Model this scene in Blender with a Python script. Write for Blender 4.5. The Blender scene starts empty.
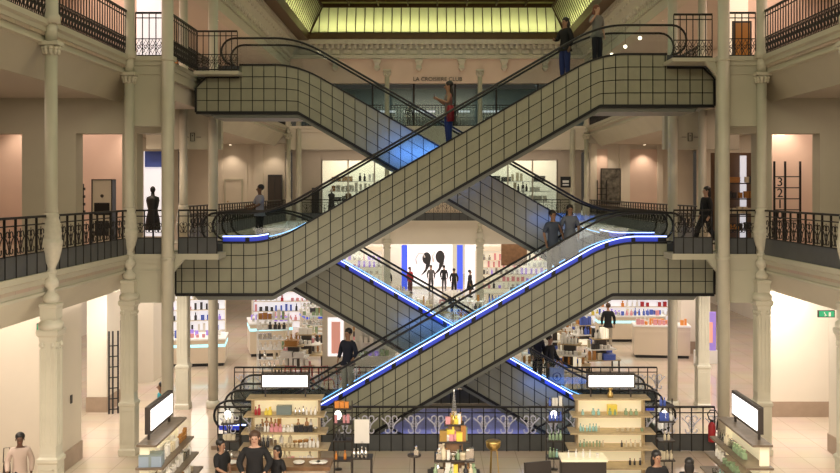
import bpy, math, random
from mathutils import Vector, Matrix
random.seed(7)
SC = bpy.context.scene
COL = SC.collection
PI = math.pi
Z1, Z2 = 5.1, 10.2

# ---------------------------------------------------------------- materials
def mat(name, col, rough=0.6, metal=0.0, noise=0.0, nscale=3.0, bump=0.0, emit=None, estr=0.0, spec=0.5):
    m = bpy.data.materials.new(name); m.use_nodes = True
    nt = m.node_tree; b = nt.nodes['Principled BSDF']
    b.inputs['Base Color'].default_value = (*col, 1)
    b.inputs['Roughness'].default_value = rough
    b.inputs['Metallic'].default_value = metal
    b.inputs['Specular IOR Level'].default_value = spec
    if noise or bump:
        tc = nt.nodes.new('ShaderNodeTexCoord')
        n = nt.nodes.new('ShaderNodeTexNoise'); n.inputs['Scale'].default_value = nscale; n.inputs['Detail'].default_value = 4
        nt.links.new(tc.outputs['Object'], n.inputs['Vector'])
        if noise:
            r = nt.nodes.new('ShaderNodeValToRGB')
            r.color_ramp.elements[0].position = .3; r.color_ramp.elements[1].position = .7
            r.color_ramp.elements[0].color = (*[c*(1-noise) for c in col], 1)
            r.color_ramp.elements[1].color = (*[min(1, c*(1+noise)) for c in col], 1)
            nt.links.new(n.outputs['Fac'], r.inputs['Fac']); nt.links.new(r.outputs['Color'], b.inputs['Base Color'])
        if bump:
            bp = nt.nodes.new('ShaderNodeBump'); bp.inputs['Strength'].default_value = bump; bp.inputs['Distance'].default_value = .02
            nt.links.new(n.outputs['Fac'], bp.inputs['Height']); nt.links.new(bp.outputs['Normal'], b.inputs['Normal'])
    if emit:
        b.inputs['Emission Color'].default_value = (*emit, 1); b.inputs['Emission Strength'].default_value = estr
    return m

def glass(name, tint=(.86,.93,.93), gloss=.07, rough=.03):
    m = bpy.data.materials.new(name); m.use_nodes = True; nt = m.node_tree; nt.nodes.clear()
    o = nt.nodes.new('ShaderNodeOutputMaterial'); mx = nt.nodes.new('ShaderNodeMixShader')
    t = nt.nodes.new('ShaderNodeBsdfTransparent'); g = nt.nodes.new('ShaderNodeBsdfGlossy')
    t.inputs['Color'].default_value = (*tint, 1); g.inputs['Roughness'].default_value = rough
    f = nt.nodes.new('ShaderNodeFresnel'); f.inputs['IOR'].default_value = 1.45
    a = nt.nodes.new('ShaderNodeMath'); a.operation = 'ADD'; a.inputs[1].default_value = gloss
    nt.links.new(f.outputs[0], a.inputs[0]); nt.links.new(a.outputs[0], mx.inputs[0])
    nt.links.new(t.outputs[0], mx.inputs[1]); nt.links.new(g.outputs[0], mx.inputs[2]); nt.links.new(mx.outputs[0], o.inputs[0])
    return m

def translucent(name, col):
    m = bpy.data.materials.new(name); m.use_nodes = True; nt = m.node_tree; nt.nodes.clear()
    o = nt.nodes.new('ShaderNodeOutputMaterial'); mx = nt.nodes.new('ShaderNodeMixShader'); mx.inputs[0].default_value = .85
    d = nt.nodes.new('ShaderNodeBsdfDiffuse'); t = nt.nodes.new('ShaderNodeBsdfTranslucent')
    d.inputs['Color'].default_value = (*col, 1); t.inputs['Color'].default_value = (*col, 1)
    nt.links.new(d.outputs[0], mx.inputs[1]); nt.links.new(t.outputs[0], mx.inputs[2]); nt.links.new(mx.outputs[0], o.inputs[0])
    return m

def marble_floor(name, c1, c2, size, rough):
    m = bpy.data.materials.new(name); m.use_nodes = True; nt = m.node_tree; b = nt.nodes['Principled BSDF']
    tc = nt.nodes.new('ShaderNodeTexCoord'); br = nt.nodes.new('ShaderNodeTexBrick')
    br.offset = 0; br.inputs['Scale'].default_value = 1; br.inputs['Brick Width'].default_value = size; br.inputs['Row Height'].default_value = size
    br.inputs['Mortar Size'].default_value = .008; br.inputs['Color1'].default_value = (*c1,1); br.inputs['Color2'].default_value = (*c2,1)
    br.inputs['Mortar'].default_value = (*[c*.7 for c in c1],1)
    nt.links.new(tc.outputs['Object'], br.inputs['Vector'])
    n = nt.nodes.new('ShaderNodeTexNoise'); n.inputs['Scale'].default_value = .8; n.inputs['Detail'].default_value = 6
    nt.links.new(tc.outputs['Object'], n.inputs['Vector'])
    mx = nt.nodes.new('ShaderNodeMixRGB'); mx.blend_type = 'MULTIPLY'; mx.inputs[0].default_value = .25
    nt.links.new(br.outputs['Color'], mx.inputs[1]); nt.links.new(n.outputs['Color'], mx.inputs[2])
    nt.links.new(mx.outputs[0], b.inputs['Base Color']); b.inputs['Roughness'].default_value = rough
    return m

M = {}
M['cream'] = mat('cream_paint', (.54,.52,.42), .55, noise=.05, nscale=.7)
M['column'] = mat('column_paint', (.60,.575,.475), .33, noise=.05, nscale=2)
M['relief'] = mat('relief_plaster', (.62,.59,.49), .25, bump=.08, nscale=10, noise=.06)
M['ceil'] = mat('ceiling_paint', (.60,.55,.48), .7)
M['pink'] = mat('rose_plaster', (.76,.59,.50), .7, noise=.05, nscale=.6)
M['white'] = mat('white_paint', (.76,.70,.60), .6, noise=.03, nscale=.8)
M['bwhite'] = mat('bright_white_panel', (.85,.85,.85), .4)
M['taupe'] = mat('taupe_base_stone', (.36,.27,.20), .4, noise=.08, nscale=4)
M['floor'] = marble_floor('polished_stone_floor', (.70,.57,.46), (.73,.60,.49), .9, .12)
M['floor1'] = marble_floor('gallery_stone_floor', (.55,.44,.35), (.57,.46,.36), .6, .3)
M['clad'] = mat('olive_glass_cladding', (.315,.315,.235), .35, noise=.06, nscale=2.5, spec=.6)
M['black'] = mat('black_metal', (.012,.012,.014), .4, spec=.4)
M['rubber'] = mat('black_rubber', (.010,.010,.012), .35)
M['iron'] = mat('dark_wrought_iron', (.018,.016,.015), .5, metal=.3)
M['plinth'] = mat('slate_plinth', (.075,.08,.085), .4, noise=.1, nscale=3)
M['step'] = mat('grooved_step_metal', (.10,.11,.13), .35, metal=.6)
M['soffit'] = mat('grey_soffit_metal', (.20,.21,.19), .4, metal=.3)
M['glass'] = glass('balustrade_glass', (.92,.95,.95), .0)
M['pane'] = glass('window_glass', (.92,.95,.95), .0, .12)
M['led'] = mat('blue_white_led', (.5,.6,1), .4, emit=(.42,.52,1.0), estr=3.4)
M['ledcyan'] = mat('pale_cyan_led', (.5,.7,1), .4, emit=(.16,.50,1.0), estr=2.2)
M['blueskirt'] = mat('blue_lit_skirt', (.05,.08,.5), .4, emit=(.02,.06,.85), estr=.30)
M['goldbeam'] = mat('bronze_brown_beam', (.10,.055,.018), .4, metal=.3, noise=.1, nscale=3)
M['coveglass'] = translucent('yellow_green_frosted_glass', (.74,.76,.40))
M['wood'] = mat('oiled_walnut', (.20,.11,.055), .4, noise=.25, nscale=5)
M['shelfwood'] = mat('pale_oak_shelf', (.48,.37,.22), .45, noise=.15, nscale=6)
M['creampanel'] = mat('backlit_cream_panel', (.8,.74,.55), .5, emit=(1,.86,.58), estr=.28)
M['lightbox'] = mat('lit_sign_face', (1,1,1), .5, emit=(1,.96,.95), estr=1.9)
M['warmstrip'] = mat('warm_shelf_lamp', (1,.9,.6), .5, emit=(1,.83,.50), estr=3.2)
M['spot'] = mat('lit_downlight', (1,1,1), .5, emit=(1,.80,.58), estr=7)
M['frame'] = mat('dark_bronze_frame', (.06,.05,.045), .45, metal=.3)
M['counter'] = mat('beige_counter', (.68,.58,.46), .35)
M['tealstrip'] = mat('aqua_counter_light', (.4,.8,.8), .5, emit=(.35,.85,.95), estr=1.2)
M['shopwhite'] = mat('backlit_white_wall', (.85,.85,.88), .5, emit=(.95,.93,1), estr=.55)
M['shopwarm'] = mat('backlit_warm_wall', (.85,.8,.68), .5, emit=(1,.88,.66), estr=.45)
M['bluebanner'] = mat('blue_banner', (.05,.1,.7), .5, emit=(.06,.12,.95), estr=.6)
M['bluescreen'] = mat('blue_screen', (.05,.12,.8), .3, emit=(.05,.12,.9), estr=.25)
M['poster'] = mat('pink_poster', (.75,.35,.28), .5, emit=(1,.45,.35), estr=.35)
M['postwhite'] = mat('lit_poster_face', (.9,.85,.85), .5, emit=(1,.93,.95), estr=.8)
M['purple'] = mat('violet_poster', (.3,.2,.6), .5, emit=(.45,.3,.9), estr=.3)
M['red'] = mat('red_enamel', (.40,.02,.03), .35)
M['exit'] = mat('green_exit_face', (.02,.25,.12), .5, emit=(.02,.5,.22), estr=.35)
M['gold'] = mat('brass', (.6,.42,.15), .3, metal=.9)
M['silver'] = mat('polished_steel', (.7,.7,.68), .2, metal=1)
M['green'] = mat('green_glass', (.30,.42,.26), .15)
M['teal'] = mat('aqua_glass', (.35,.6,.55), .15)
M['yellow'] = mat('yellow_card', (.85,.68,.10), .4)
M['orange'] = mat('orange_card', (.8,.30,.06), .4)
M['blue'] = mat('cobalt_card', (.08,.14,.55), .4)
M['rose'] = mat('rose_card', (.72,.32,.36), .4)
M['cardw'] = mat('white_card', (.82,.80,.76), .45)
M['cardc'] = mat('cream_card', (.70,.62,.46), .5)
M['cardk'] = mat('black_card', (.03,.03,.035), .4)
M['amber'] = mat('amber_glass', (.42,.2,.06), .15)
M['globe'] = mat('lit_globe', (1,1,1), .5, emit=(1,.97,.88), estr=3)
M['shop_teal'] = mat('grey_teal_blind', (.20,.25,.25), .6)
M['leaf'] = mat('leaf_green', (.07,.16,.04), .6)

# ---------------------------------------------------------------- mesh builder
class MB:
    def __init__(s): s.v = []; s.f = []; s.smooth = []
    def add(s, vs, fs, smooth=False):
        n = len(s.v); s.v += [tuple(p) for p in vs]
        for f in fs: s.f.append([i+n for i in f]); s.smooth.append(smooth)
        return s
    def box(s, x0, x1, y0, y1, z0, z1):
        return s.add([(x0,y0,z0),(x1,y0,z0),(x1,y1,z0),(x0,y1,z0),(x0,y0,z1),(x1,y0,z1),(x1,y1,z1),(x0,y1,z1)],
              [(0,3,2,1),(4,5,6,7),(0,1,5,4),(1,2,6,5),(2,3,7,6),(3,0,4,7)])
    def cbox(s, x, y, z0, w, d, h): return s.box(x-w/2, x+w/2, y-d/2, y+d/2, z0, z0+h)
    def obox(s, p, q, w, h):                      # bar from p to q, width w (horizontal), height h
        p = Vector(p); q = Vector(q); d = (q-p).normalized()
        side = d.cross(Vector((0,0,1)))
        if side.length < 1e-4: side = Vector((1,0,0))
        side.normalize(); up = side.cross(d).normalized()
        vs = [a + side*(sx*w/2) + up*(sz*h/2) for a in (p,q) for sx,sz in ((-1,-1),(1,-1),(1,1),(-1,1))]
        return s.add(vs, [(0,1,2,3),(7,6,5,4),(0,4,5,1),(1,5,6,2),(2,6,7,3),(3,7,4,0)])
    def prism_y(s, pts, y0, y1):                  # polygon in XZ extruded along Y
        n = len(pts)
        vs = [(x,y0,z) for x,z in pts] + [(x,y1,z) for x,z in pts]
        fs = [list(range(n))[::-1] if False else list(range(n)), list(range(2*n-1, n-1, -1))]
        fs += [(i, i+n, (i+1)%n+n, (i+1)%n) for i in range(n)]
        return s.add(vs, fs)
    def prism_x(s, pts, x0, x1):
        n = len(pts)
        vs = [(x0,y,z) for y,z in pts] + [(x1,y,z) for y,z in pts]
        fs = [list(range(n)), list(range(2*n-1, n-1, -1))] + [(i, i+n, (i+1)%n+n, (i+1)%n) for i in range(n)]
        return s.add(vs, fs)
    def lathe(s, prof, x=0, y=0, z=0, n=20, sq=False):
        vs = []; fs = []
        for r, h in prof:
            for k in range(n):
                a = 2*PI*(k+.5)/n
                vs.append((x+r*math.cos(a), y+r*math.sin(a), z+h))
        for i in range(len(prof)-1):
            for k in range(n):
                fs.append((i*n+k, i*n+(k+1)%n, (i+1)*n+(k+1)%n, (i+1)*n+k))
        fs.append(list(range(n))[::-1]); fs.append([(len(prof)-1)*n+k for k in range(n)])
        return s.add(vs, fs, not sq)
    def sqlathe(s, prof, x=0, y=0, z=0):          # square section, half width r
        return s.lathe([(r*math.sqrt(2), h) for r, h in prof], x, y, z, 4, True)
    def tube(s, path, r, n=6, closed=False):
        path = [Vector(p) for p in path]; m = len(path); vs = []; fs = []
        for i, p in enumerate(path):
            a = path[(i-1) % m] if (closed or i > 0) else p
            b = path[(i+1) % m] if (closed or i < m-1) else p
            d = (b-a).normalized(); u = d.cross(Vector((0,1,0)))
            if u.length < .1: u = d.cross(Vector((1,0,0)))
            u.normalize(); w = d.cross(u)
            for k in range(n):
                t = 2*PI*k/n + PI/4; vs.append(p + u*math.cos(t)*r + w*math.sin(t)*r)
        for i in range(m if closed else m-1):
            j = (i+1) % m
            for k in range(n): fs.append((i*n+k, i*n+(k+1)%n, j*n+(k+1)%n, j*n+k))
        if not closed: fs.append(list(range(n))[::-1]); fs.append([(m-1)*n+k for k in range(n)])
        return s.add(vs, fs, n > 4)
    def sphere(s, c, rx, ry=None, rz=None, n=14, m=9):
        ry = ry or rx; rz = rz or rx
        vs = [(c[0],c[1],c[2]-rz)]; fs = []
        for i in range(1, m):
            t = PI*i/m
            for k in range(n):
                a = 2*PI*k/n; vs.append((c[0]+rx*math.sin(t)*math.cos(a), c[1]+ry*math.sin(t)*math.sin(a), c[2]-rz*math.cos(t)))
        vs.append((c[0],c[1],c[2]+rz)); top = len(vs)-1
        for k in range(n):
            fs.append((0, 1+(k+1)%n, 1+k)); fs.append((top, top-n+k, top-n+(k+1)%n))
        for i in range(m-2):
            for k in range(n):
                a = 1+i*n; fs.append((a+k, a+(k+1)%n, a+n+(k+1)%n, a+n+k))
        return s.add(vs, fs, True)
    def mesh(s, name, m):
        me = bpy.data.meshes.new(name); me.from_pydata(s.v, [], s.f); me.validate()
        if len(me.polygons) == len(s.smooth): me.polygons.foreach_set('use_smooth', s.smooth)
        if m: me.materials.append(M[m] if isinstance(m, str) else m)
        me.update(); return me
    def build(s, name, m, parent=None, loc=None):
        o = bpy.data.objects.new(name, s.mesh(name, m)); COL.objects.link(o)
        if parent: o.parent = parent
        if loc: o.location = loc
        return o

def tag(o, label=None, cat=None, group=None, kind=None):
    if label: o['label'] = label
    if cat: o['category'] = cat
    if group: o['group'] = group
    if kind: o['kind'] = kind
    return o
def empty(name, label, cat, loc=(0,0,0), rz=0, group=None):
    o = bpy.data.objects.new(name, None); COL.objects.link(o); o.location = loc; o.rotation_euler = (0,0,rz)
    o.empty_display_size = .2
    return tag(o, label, cat, group)
def struct(o, label=None):
    o['kind'] = 'structure'
    if label: o['label'] = label
    return o
def dup(o, parent=None, loc=None, rz=None, label=None, group=None):
    c = o.copy(); COL.objects.link(c)
    if parent: c.parent = parent
    for ch in KIDS.get(o.name, ()): dup(ch, c)
    if loc is not None: c.location = loc
    if rz is not None: c.rotation_euler = (0,0,rz)
    if label: c['label'] = label
    if group: c['group'] = group
    return c
KIDS = {}
def remember(o):
    KIDS[o.name] = list(o.children)
    for c in o.children: remember(c)
    return o

# ---------------------------------------------------------------- camera
VX, VY, FPX = 430.0, 190.0, 925.0
cam = bpy.data.objects.new('camera', bpy.data.cameras.new('camera')); COL.objects.link(cam)
cam.location = (-.4, 0, 6.77); cam.rotation_euler = (PI/2, 0, 0)
cam.data.sensor_width = 36; cam.data.lens = 36*FPX/840
cam.data.shift_x = -(VX-420)/840; cam.data.shift_y = (VY-236.5)/840
cam.data.clip_end = 300
SC.camera = cam

# ---------------------------------------------------------------- setting: floors, walls
SETN = {}
def S(name, m, b): return struct(b.build(name, m))
WX0, WX1, WY0, WY1 = -5.9, 5.9, 24.95, 28.75     # stairwell down to the basement
b = MB()
for x0,x1,y0,y1 in ((-18,18,9,WY0),(-18,WX0,WY0,WY1),(WX1,18,WY0,WY1),(-18,18,WY1,76)): b.box(x0,x1,y0,y1,-.3,0)
S('floor', 'floor', b)
b = MB().box(-7,7,24,30,-5.4,-5.1); S('floor_basement', 'floor', b)
b = MB().box(WX0-.1,WX1+.1,WY1-.06,WY1,-5.1,-.02); S('wall_basement_rear', mat('lilac_basement_wall', (.40,.42,.62), .5), b)
b = MB().box(WX0-.2,WX0,WY0,WY1,-5.1,-.3); S('wall_basement_left', 'white', b)
b = MB().box(WX1,WX1+.2,WY0,WY1,-5.1,-.3); S('wall_basement_right', 'white', b)
b = MB().box(WX0,WX1,WY0-.2,WY0,-5.1,-.3); S('wall_basement_front', 'white', b)

def gallery(side, zt, name):
    sx = -1 if side == 'left' else 1
    bx = lambda b,a,c,y0,y1,z0,z1: b.box(min(sx*a,sx*c),max(sx*a,sx*c),y0,y1,z0,z1)
    b = MB()
    bx(b,8.2,17,9,50,zt-.3,zt)            # deck along the atrium
    bx(b,7.42,8.2,23.9,28.6,zt-.3,zt)
    S('floor_'+name+'_'+side, 'floor1', b)
    b = MB()
    bx(b,8.8,17,9,50,zt-.95,zt-.302)
    bx(b,7.47,8.8,25.0,28.4,zt-.95,zt-.302); bx(b,7.47,8.25,24.1,25.0,zt-(1.7 if zt > 6 else 1.2),zt-.302)
    S('ceiling_under_'+name+'_'+side, 'ceil', b)
    b = MB()                                # moulded fascia with a splayed cove below
    for y0,y1 in ((9,25.0),(28.6,50)):
        pr = [(8.10,.02),(8.10,-.09),(8.17,-.13),(8.17,-.22),(8.24,-.25),(8.24,-.38),(8.2,-.40),(8.2,-.45),(8.30,-.47),(8.80,-1.05),(8.85,-1.05),(8.85,.02)]
        pts = [(sx*x, zt+z) for x,z in pr]
        b.prism_y(pts, y0, y1)
    for dz0,dz1,o in ((-.10,.02,.08),(-.22,-.10,.04),(-.40,-.22,0),(-.45,-.40,.03),(-1.78 if zt > 6 else -1.24,-.45,0)):
        bx(b,7.0 if dz1>-.05 else 7.05,8.25,23.87-o,24.1,zt+dz0,zt+dz1)
    for dz0,dz1,o in ((-.10,.02,.08),(-.22,-.10,.04),(-.45,-.22,0)):
        bx(b,7.36-o*.5,7.5,24.1,28.6,zt+dz0,zt+dz1)
    S('trim_cornice_'+name+'_'+side, 'cream', b)
for side in ('left','right'):
    gallery(side, Z1, 'first_gallery'); gallery(side, Z2, 'second_gallery')

for zt, nm in ((Z1,'first'),(Z2,'second')):   # far gallery across the atrium
    b = MB().box(-17,17,50,62,zt-.3,zt); S('floor_%s_gallery_far'%nm, 'floor1', b)
    b = MB().box(-17,17,50.1,62,zt-.9,zt-.302); S('ceiling_under_%s_gallery_far'%nm, 'ceil', b)
    b = MB().box(-8,8,49.85,50.1,zt-.12,zt+.02).box(-8,8,49.92,50.1,zt-.3,zt-.12).box(-8,8,50,50.1,zt-1.25,zt-.3)
    S('trim_cornice_%s_gallery_far'%nm, 'white', b)

# cross walls of the side galleries with doorways, both floors
def opening_wall(name, y, th, segs, z0, z1, zl, m, sx):
    # segs: solid spans (in |x|), lintel from zl to z1 over whole run
    b = MB(); xs = [a for s_ in segs for a in s_]
    for a,c in segs: b.box(min(sx*a,sx*c),max(sx*a,sx*c),y,y+th,z0,zl)
    lo,hi = min(xs),max(xs)
    b.box(min(sx*lo,sx*hi),max(sx*lo,sx*hi),y,y+th,zl,z1)
    return S(name, m, b)
opening_wall('wall_cross_first_left', 25.0, .5, ((7.45,7.6),(8.32,8.72),(9.97,11.43),(16.8,17)), Z1, Z2-.95, 8.30, 'cream', -1)
opening_wall('wall_cross_first_right', 25.0, .5, ((7.45,7.65),(8.45,8.84),(10.14,17)), Z1, Z2-.95, 8.30, 'cream', 1)
for side, sx in (('left',-1),('right',1)):
    def bx(a,c,y0,y1,z0,z1): return MB().box(min(sx*a,sx*c),max(sx*a,sx*c),y0,y1,z0,z1)
    S('wall_outer_first_'+side, 'white', bx(14,14.3,9,50,Z1,Z2-.95))
    S('wall_outer_second_'+side, 'white', bx(13,13.3,9,50,Z2,13.4))
    S('ceiling_second_'+side, 'ceil', bx(8.0,17,9,50,13.4,13.6))
    S('wall_outer_ground_'+side, 'white', bx(16.5,16.8,9,76,0,Z1-.95))
    # far end walls of the side galleries
    S('wall_end_first_'+side, 'white', bx(8.35,14,50.6,50.9,Z1,Z2-.9))
    S('wall_end_second_'+side, 'pink', bx(8.35,14,50.6,50.9,Z2,13.4))
S('wall_niche_first_left', 'pink', MB().box(-14,-9.55,28.4,28.7,Z1,Z2-.95))
S('wall_niche_first_right', 'pink', MB().box(9.75,12.0,27.6,27.9,Z1,Z2-.95))
S('wall_niche_second_left', 'pink', MB().box(-13,-9.4,31.0,31.3,Z2,13.4))
S('wall_niche_second_right', 'pink', MB().box(9.4,13,31.0,31.3,Z2,13.4))
for sx, nm in ((-1,'left'),(1,'right')):
    S('wall_lintel_rear_'+nm, 'cream', MB().box(min(sx*6.95,sx*9.3),max(sx*6.95,sx*9.3),29.0,29.3,8.05,Z2-.3))
# pilasters on the end walls
b = MB()
for x0,x1 in ((-10.0,-9.5),(-12.0,-11.75),(-11.75,-10.4)):
    b.box(x0,x1,50.45 if x0!=-11.75 else 50.55,50.6,Z1,9.3)
S('trim_pilasters_first_left', 'white', b)
b = MB().box(9.95,10.5,50.4,50.6,Z1,9.3).box(8.35,8.7,50.4,50.6,Z1,9.3).box(12,12.3,50.4,50.6,Z1,9.3)
S('trim_pilasters_first_right', 'white', b)
S('wall_panel_first_right', 'pink', MB().box(10.5,12,50.52,50.6,Z1,9.0))
S('wall_panel_first_centre_right', 'pink', MB().box(8.7,9.3,50.52,50.6,Z1,9.0))

# ground-floor walls
S('wall_ground_front_left', 'white', MB().box(-14,-9.2,21.9,22.2,0,4.25))
S('wall_ground_side_left', 'white', MB().box(-9.5,-9.2,22.2,23.35,0,4.25))
S('baseboard_left', 'taupe', MB().box(-9.2,-9.17,21.9,23.36,0,.46).box(-9.5,-9.2,23.35,23.38,0,.46))
S('wall_ground_pillar_left', 'white', MB().box(-10.86,-10.25,28.2,29.4,0,4.25))
S('baseboard_pillar_left', 'taupe', MB().box(-10.88,-10.22,28.17,29.4,0,.46))
S('wall_ground_far_pillar_left', 'white', MB().box(-10.85,-10.15,32.6,33.6,0,4.25))
S('wall_ground_front_right', 'white', MB().box(9.45,14,27.6,27.9,0,4.25))
S('baseboard_right', 'taupe', MB().box(9.43,14,27.57,27.6,0,.46))
S('wall_ground_side_right', 'white', MB().box(9.95,10.3,17,24,0,4.25))
S('baseboard_side_right', 'taupe', MB().box(9.92,9.95,17,24,0,.46).box(9.92,10.32,24,24.03,0,.46))
S('wall_ground_far_pillar_right', 'white', MB().box(10.0,11.2,38.3,39.5,0,4.25))
S('baseboard_far_pillar_right', 'taupe', MB().box(9.97,11.23,38.27,39.5,0,.5))
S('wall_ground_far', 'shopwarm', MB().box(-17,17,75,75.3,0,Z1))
S('ceiling_ground_far', 'white', MB().box(-17,17,62,76,4.0,4.2))
S('wall_far_second', 'shop_teal', MB().box(-14,14,57,57.3,Z2,13.0))
# far facade at the top: wall, opening band, frieze
b = MB().box(-8.3,8.3,50.0,50.35,12.55,13.9)
S('wall_far_top', 'pink', b)
b = MB().box(-8.3,8.3,49.8,50.35,13.85,14.05).box(-8.3,8.3,49.95,50.35,14.05,14.6).box(-8.3,8.3,49.55,50.35,14.6,14.85)
for i in range(54):
    x = -8.1+i*.3; b.box(x,x+.15,49.72,49.95,14.38,14.6)
for i in range(27):
    x = -8.1+i*.6; b.box(x+.05,x+.42,49.85,49.95,14.1,14.32)
S('trim_frieze_far', 'relief', b)
b = MB()
for x in (-5.5,-3.25,-1.0,1.3,3.6,5.8): b.sqlathe([(.05,0),(.16,.12),(.12,.3),(.2,.5),(.2,.6)], x, 49.85, 13.2)
S('trim_brackets_far', 'relief', b)
# first floor far shop wall
b = MB()
for x0,x1 in ((-8.4,-6.7),(-2.1,2.7),(7.0,8.4)): b.box(x0,x1,53.8,54.1,Z1,8.55)
b.box(-8.4,8.4,53.8,54.1,8.55,9.3)
S('wall_far_first', 'white', b)
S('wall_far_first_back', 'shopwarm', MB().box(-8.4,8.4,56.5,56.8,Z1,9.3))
# sloped side coves with ornament, roof
for side, sx in (('left',-1),('right',1)):
    b = MB()
    pr = [(8.5,13.25),(8.0,13.25),(7.95,13.6),(8.05,13.7),(7.75,14.25),(7.6,14.45),(7.45,14.8),(8.5,14.8)]
    pr = [(sx*x,z) for x,z in pr]
    b.prism_y(pr if sx>0 else pr[::-1], 9, 50)
    S('trim_cove_'+side, 'cream', b)
    b = MB()
    for i in range(130):
        y = 10+i*.305
        b.box(*sorted((sx*7.86,sx*8.1)), y, y+.16, 13.62, 13.78)
        b.box(*sorted((sx*7.42,sx*7.6)), y, y+.14, 14.55, 14.68)
    for i in range(62):
        y = 10.2+i*.65
        b.sphere((sx*7.9,y,14.02),.1,.2,.14,8,5)
        b.sphere((sx*7.66,y+.3,14.38),.06,.14,.08,8,5)
    S('trim_ornament_'+side, 'relief', b)
    b = MB().box(*sorted((sx*6.9,sx*7.5)),9,50,14.8,15.02).box(*sorted((sx*6.9,sx*7.12)),9,50,15.02,15.26)
    S('trim_skylight_beam_'+side, 'goldbeam', b)
S('trim_skylight_beam_far', 'goldbeam', MB().box(-7.5,7.5,49.5,50.3,14.86,15.06).box(-7.5,7.5,49.9,50.3,15.06,15.26))
S('ceiling_roof_left', 'frame', MB().box(-17,-7.5,9,50,15.4,15.6)); S('ceiling_roof_right', 'frame', MB().box(7.5,17,9,50,15.4,15.6))
# skylight: sloped frosted panes and dark ribs
def pane(name, quad, ribs, lab):
    t = empty(name, lab, 'skylight', (0,0,0))
    b = MB().add(quad, [(0,1,2,3)]); b.build('frosted_pane', 'coveglass', t)
    A,B,C_,D = [Vector(q) for q in quad]
    r = MB()
    ax = (B-A).normalized(); L = (B-A).length
    for i in range(ribs+1):
        q = A+(B-A)*(i/ribs); u = L*i/ribs
        a0 = (D-A).dot(ax); a1 = (B-C_).dot(ax)       # slanted ends clip the ribs
        f = min(1, u/a0 if a0 > .01 else 1, (L-u)/a1 if a1 > .01 else 1)
        if f < .08: continue
        up = (D-A)-ax*a0; r.obox(q, q+up*f, .04, .06)
    r.obox(A,D,.09,.09); r.obox(B,C_,.09,.09)
    r.obox(D,C_,.14,.12)
    r.build('rib_frame', 'goldbeam', t)
    return t
pane('skylight_cove', [(-6.9,50.0,15.24),(6.9,50.0,15.24),(6.3,50.6,16.8),(-6.3,50.6,16.8)], 28, 'yellow-green lit frosted skylight panes at the far end of the atrium')
pane('skylight_cove', [(-6.95,10,15.24),(-6.95,50,15.24),(-6.3,50.6,16.8),(-6.3,10,16.8)], 82, 'yellow-green lit sloping skylight panes along the left side')
pane('skylight_cove', [(6.95,50,15.24),(6.95,10,15.24),(6.3,10,16.8),(6.3,50.6,16.8)], 82, 'yellow-green lit sloping skylight panes along the right side')
t = empty('skylight_roof', 'flat skylight of frosted panes in dark bars above the atrium', 'skylight')
MB().box(-6.4,6.4,10,50.7,16.95,17.0).build('frosted_pane', 'coveglass', t)
b = MB()
for i in range(28): b.box(-6.4,6.4,10+i*1.5,10.08+i*1.5,16.75,16.95)
for i in range(9): b.box(-6.4+i*1.6-.04,-6.4+i*1.6+.04,10,50.7,16.8,16.95)
b.build('glazing_bar', 'goldbeam', t)
# ---------------------------------------------------------------- columns
def vase(b, x, y, z, k=1.0):
    b.lathe([(.17*k,0),(.17*k,.04),(.12*k,.08),(.13*k,.14),(.22*k,.34),(.285*k,.58),(.30*k,.78),(.285*k,.84),(.25*k,.88),(.26*k,.93),(.235*k,1.0),(.2*k,1.1),(.165*k,1.22)], x, y, z, 24)
def ring(b, x, y, z, r, h=.05): b.lathe([(r*.9,0),(r,h*.3),(r,h*.7),(r*.9,h)], x, y, z, 20)
def leafcap(b, x, y, z, r=.2, h=.28):
    b.lathe([(r*.86,0),(r*.95,.03),(r*.9,.06),(r,h*.55),(r*1.22,h*.9),(r*1.22,h)], x, y, z, 20)
    for k in range(10):
        a = 2*PI*k/10
        b.sphere((x+math.cos(a)*r*1.08, y+math.sin(a)*r*1.08, z+h*.45), .045, .045, .09, 6, 4)
        b.sphere((x+math.cos(a)*r*1.2, y+math.sin(a)*r*1.2, z+h*.75), .05, .05, .05, 6, 4)
    b.cbox(x, y, z+h, r*2.9, r*2.9, .07)
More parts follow.
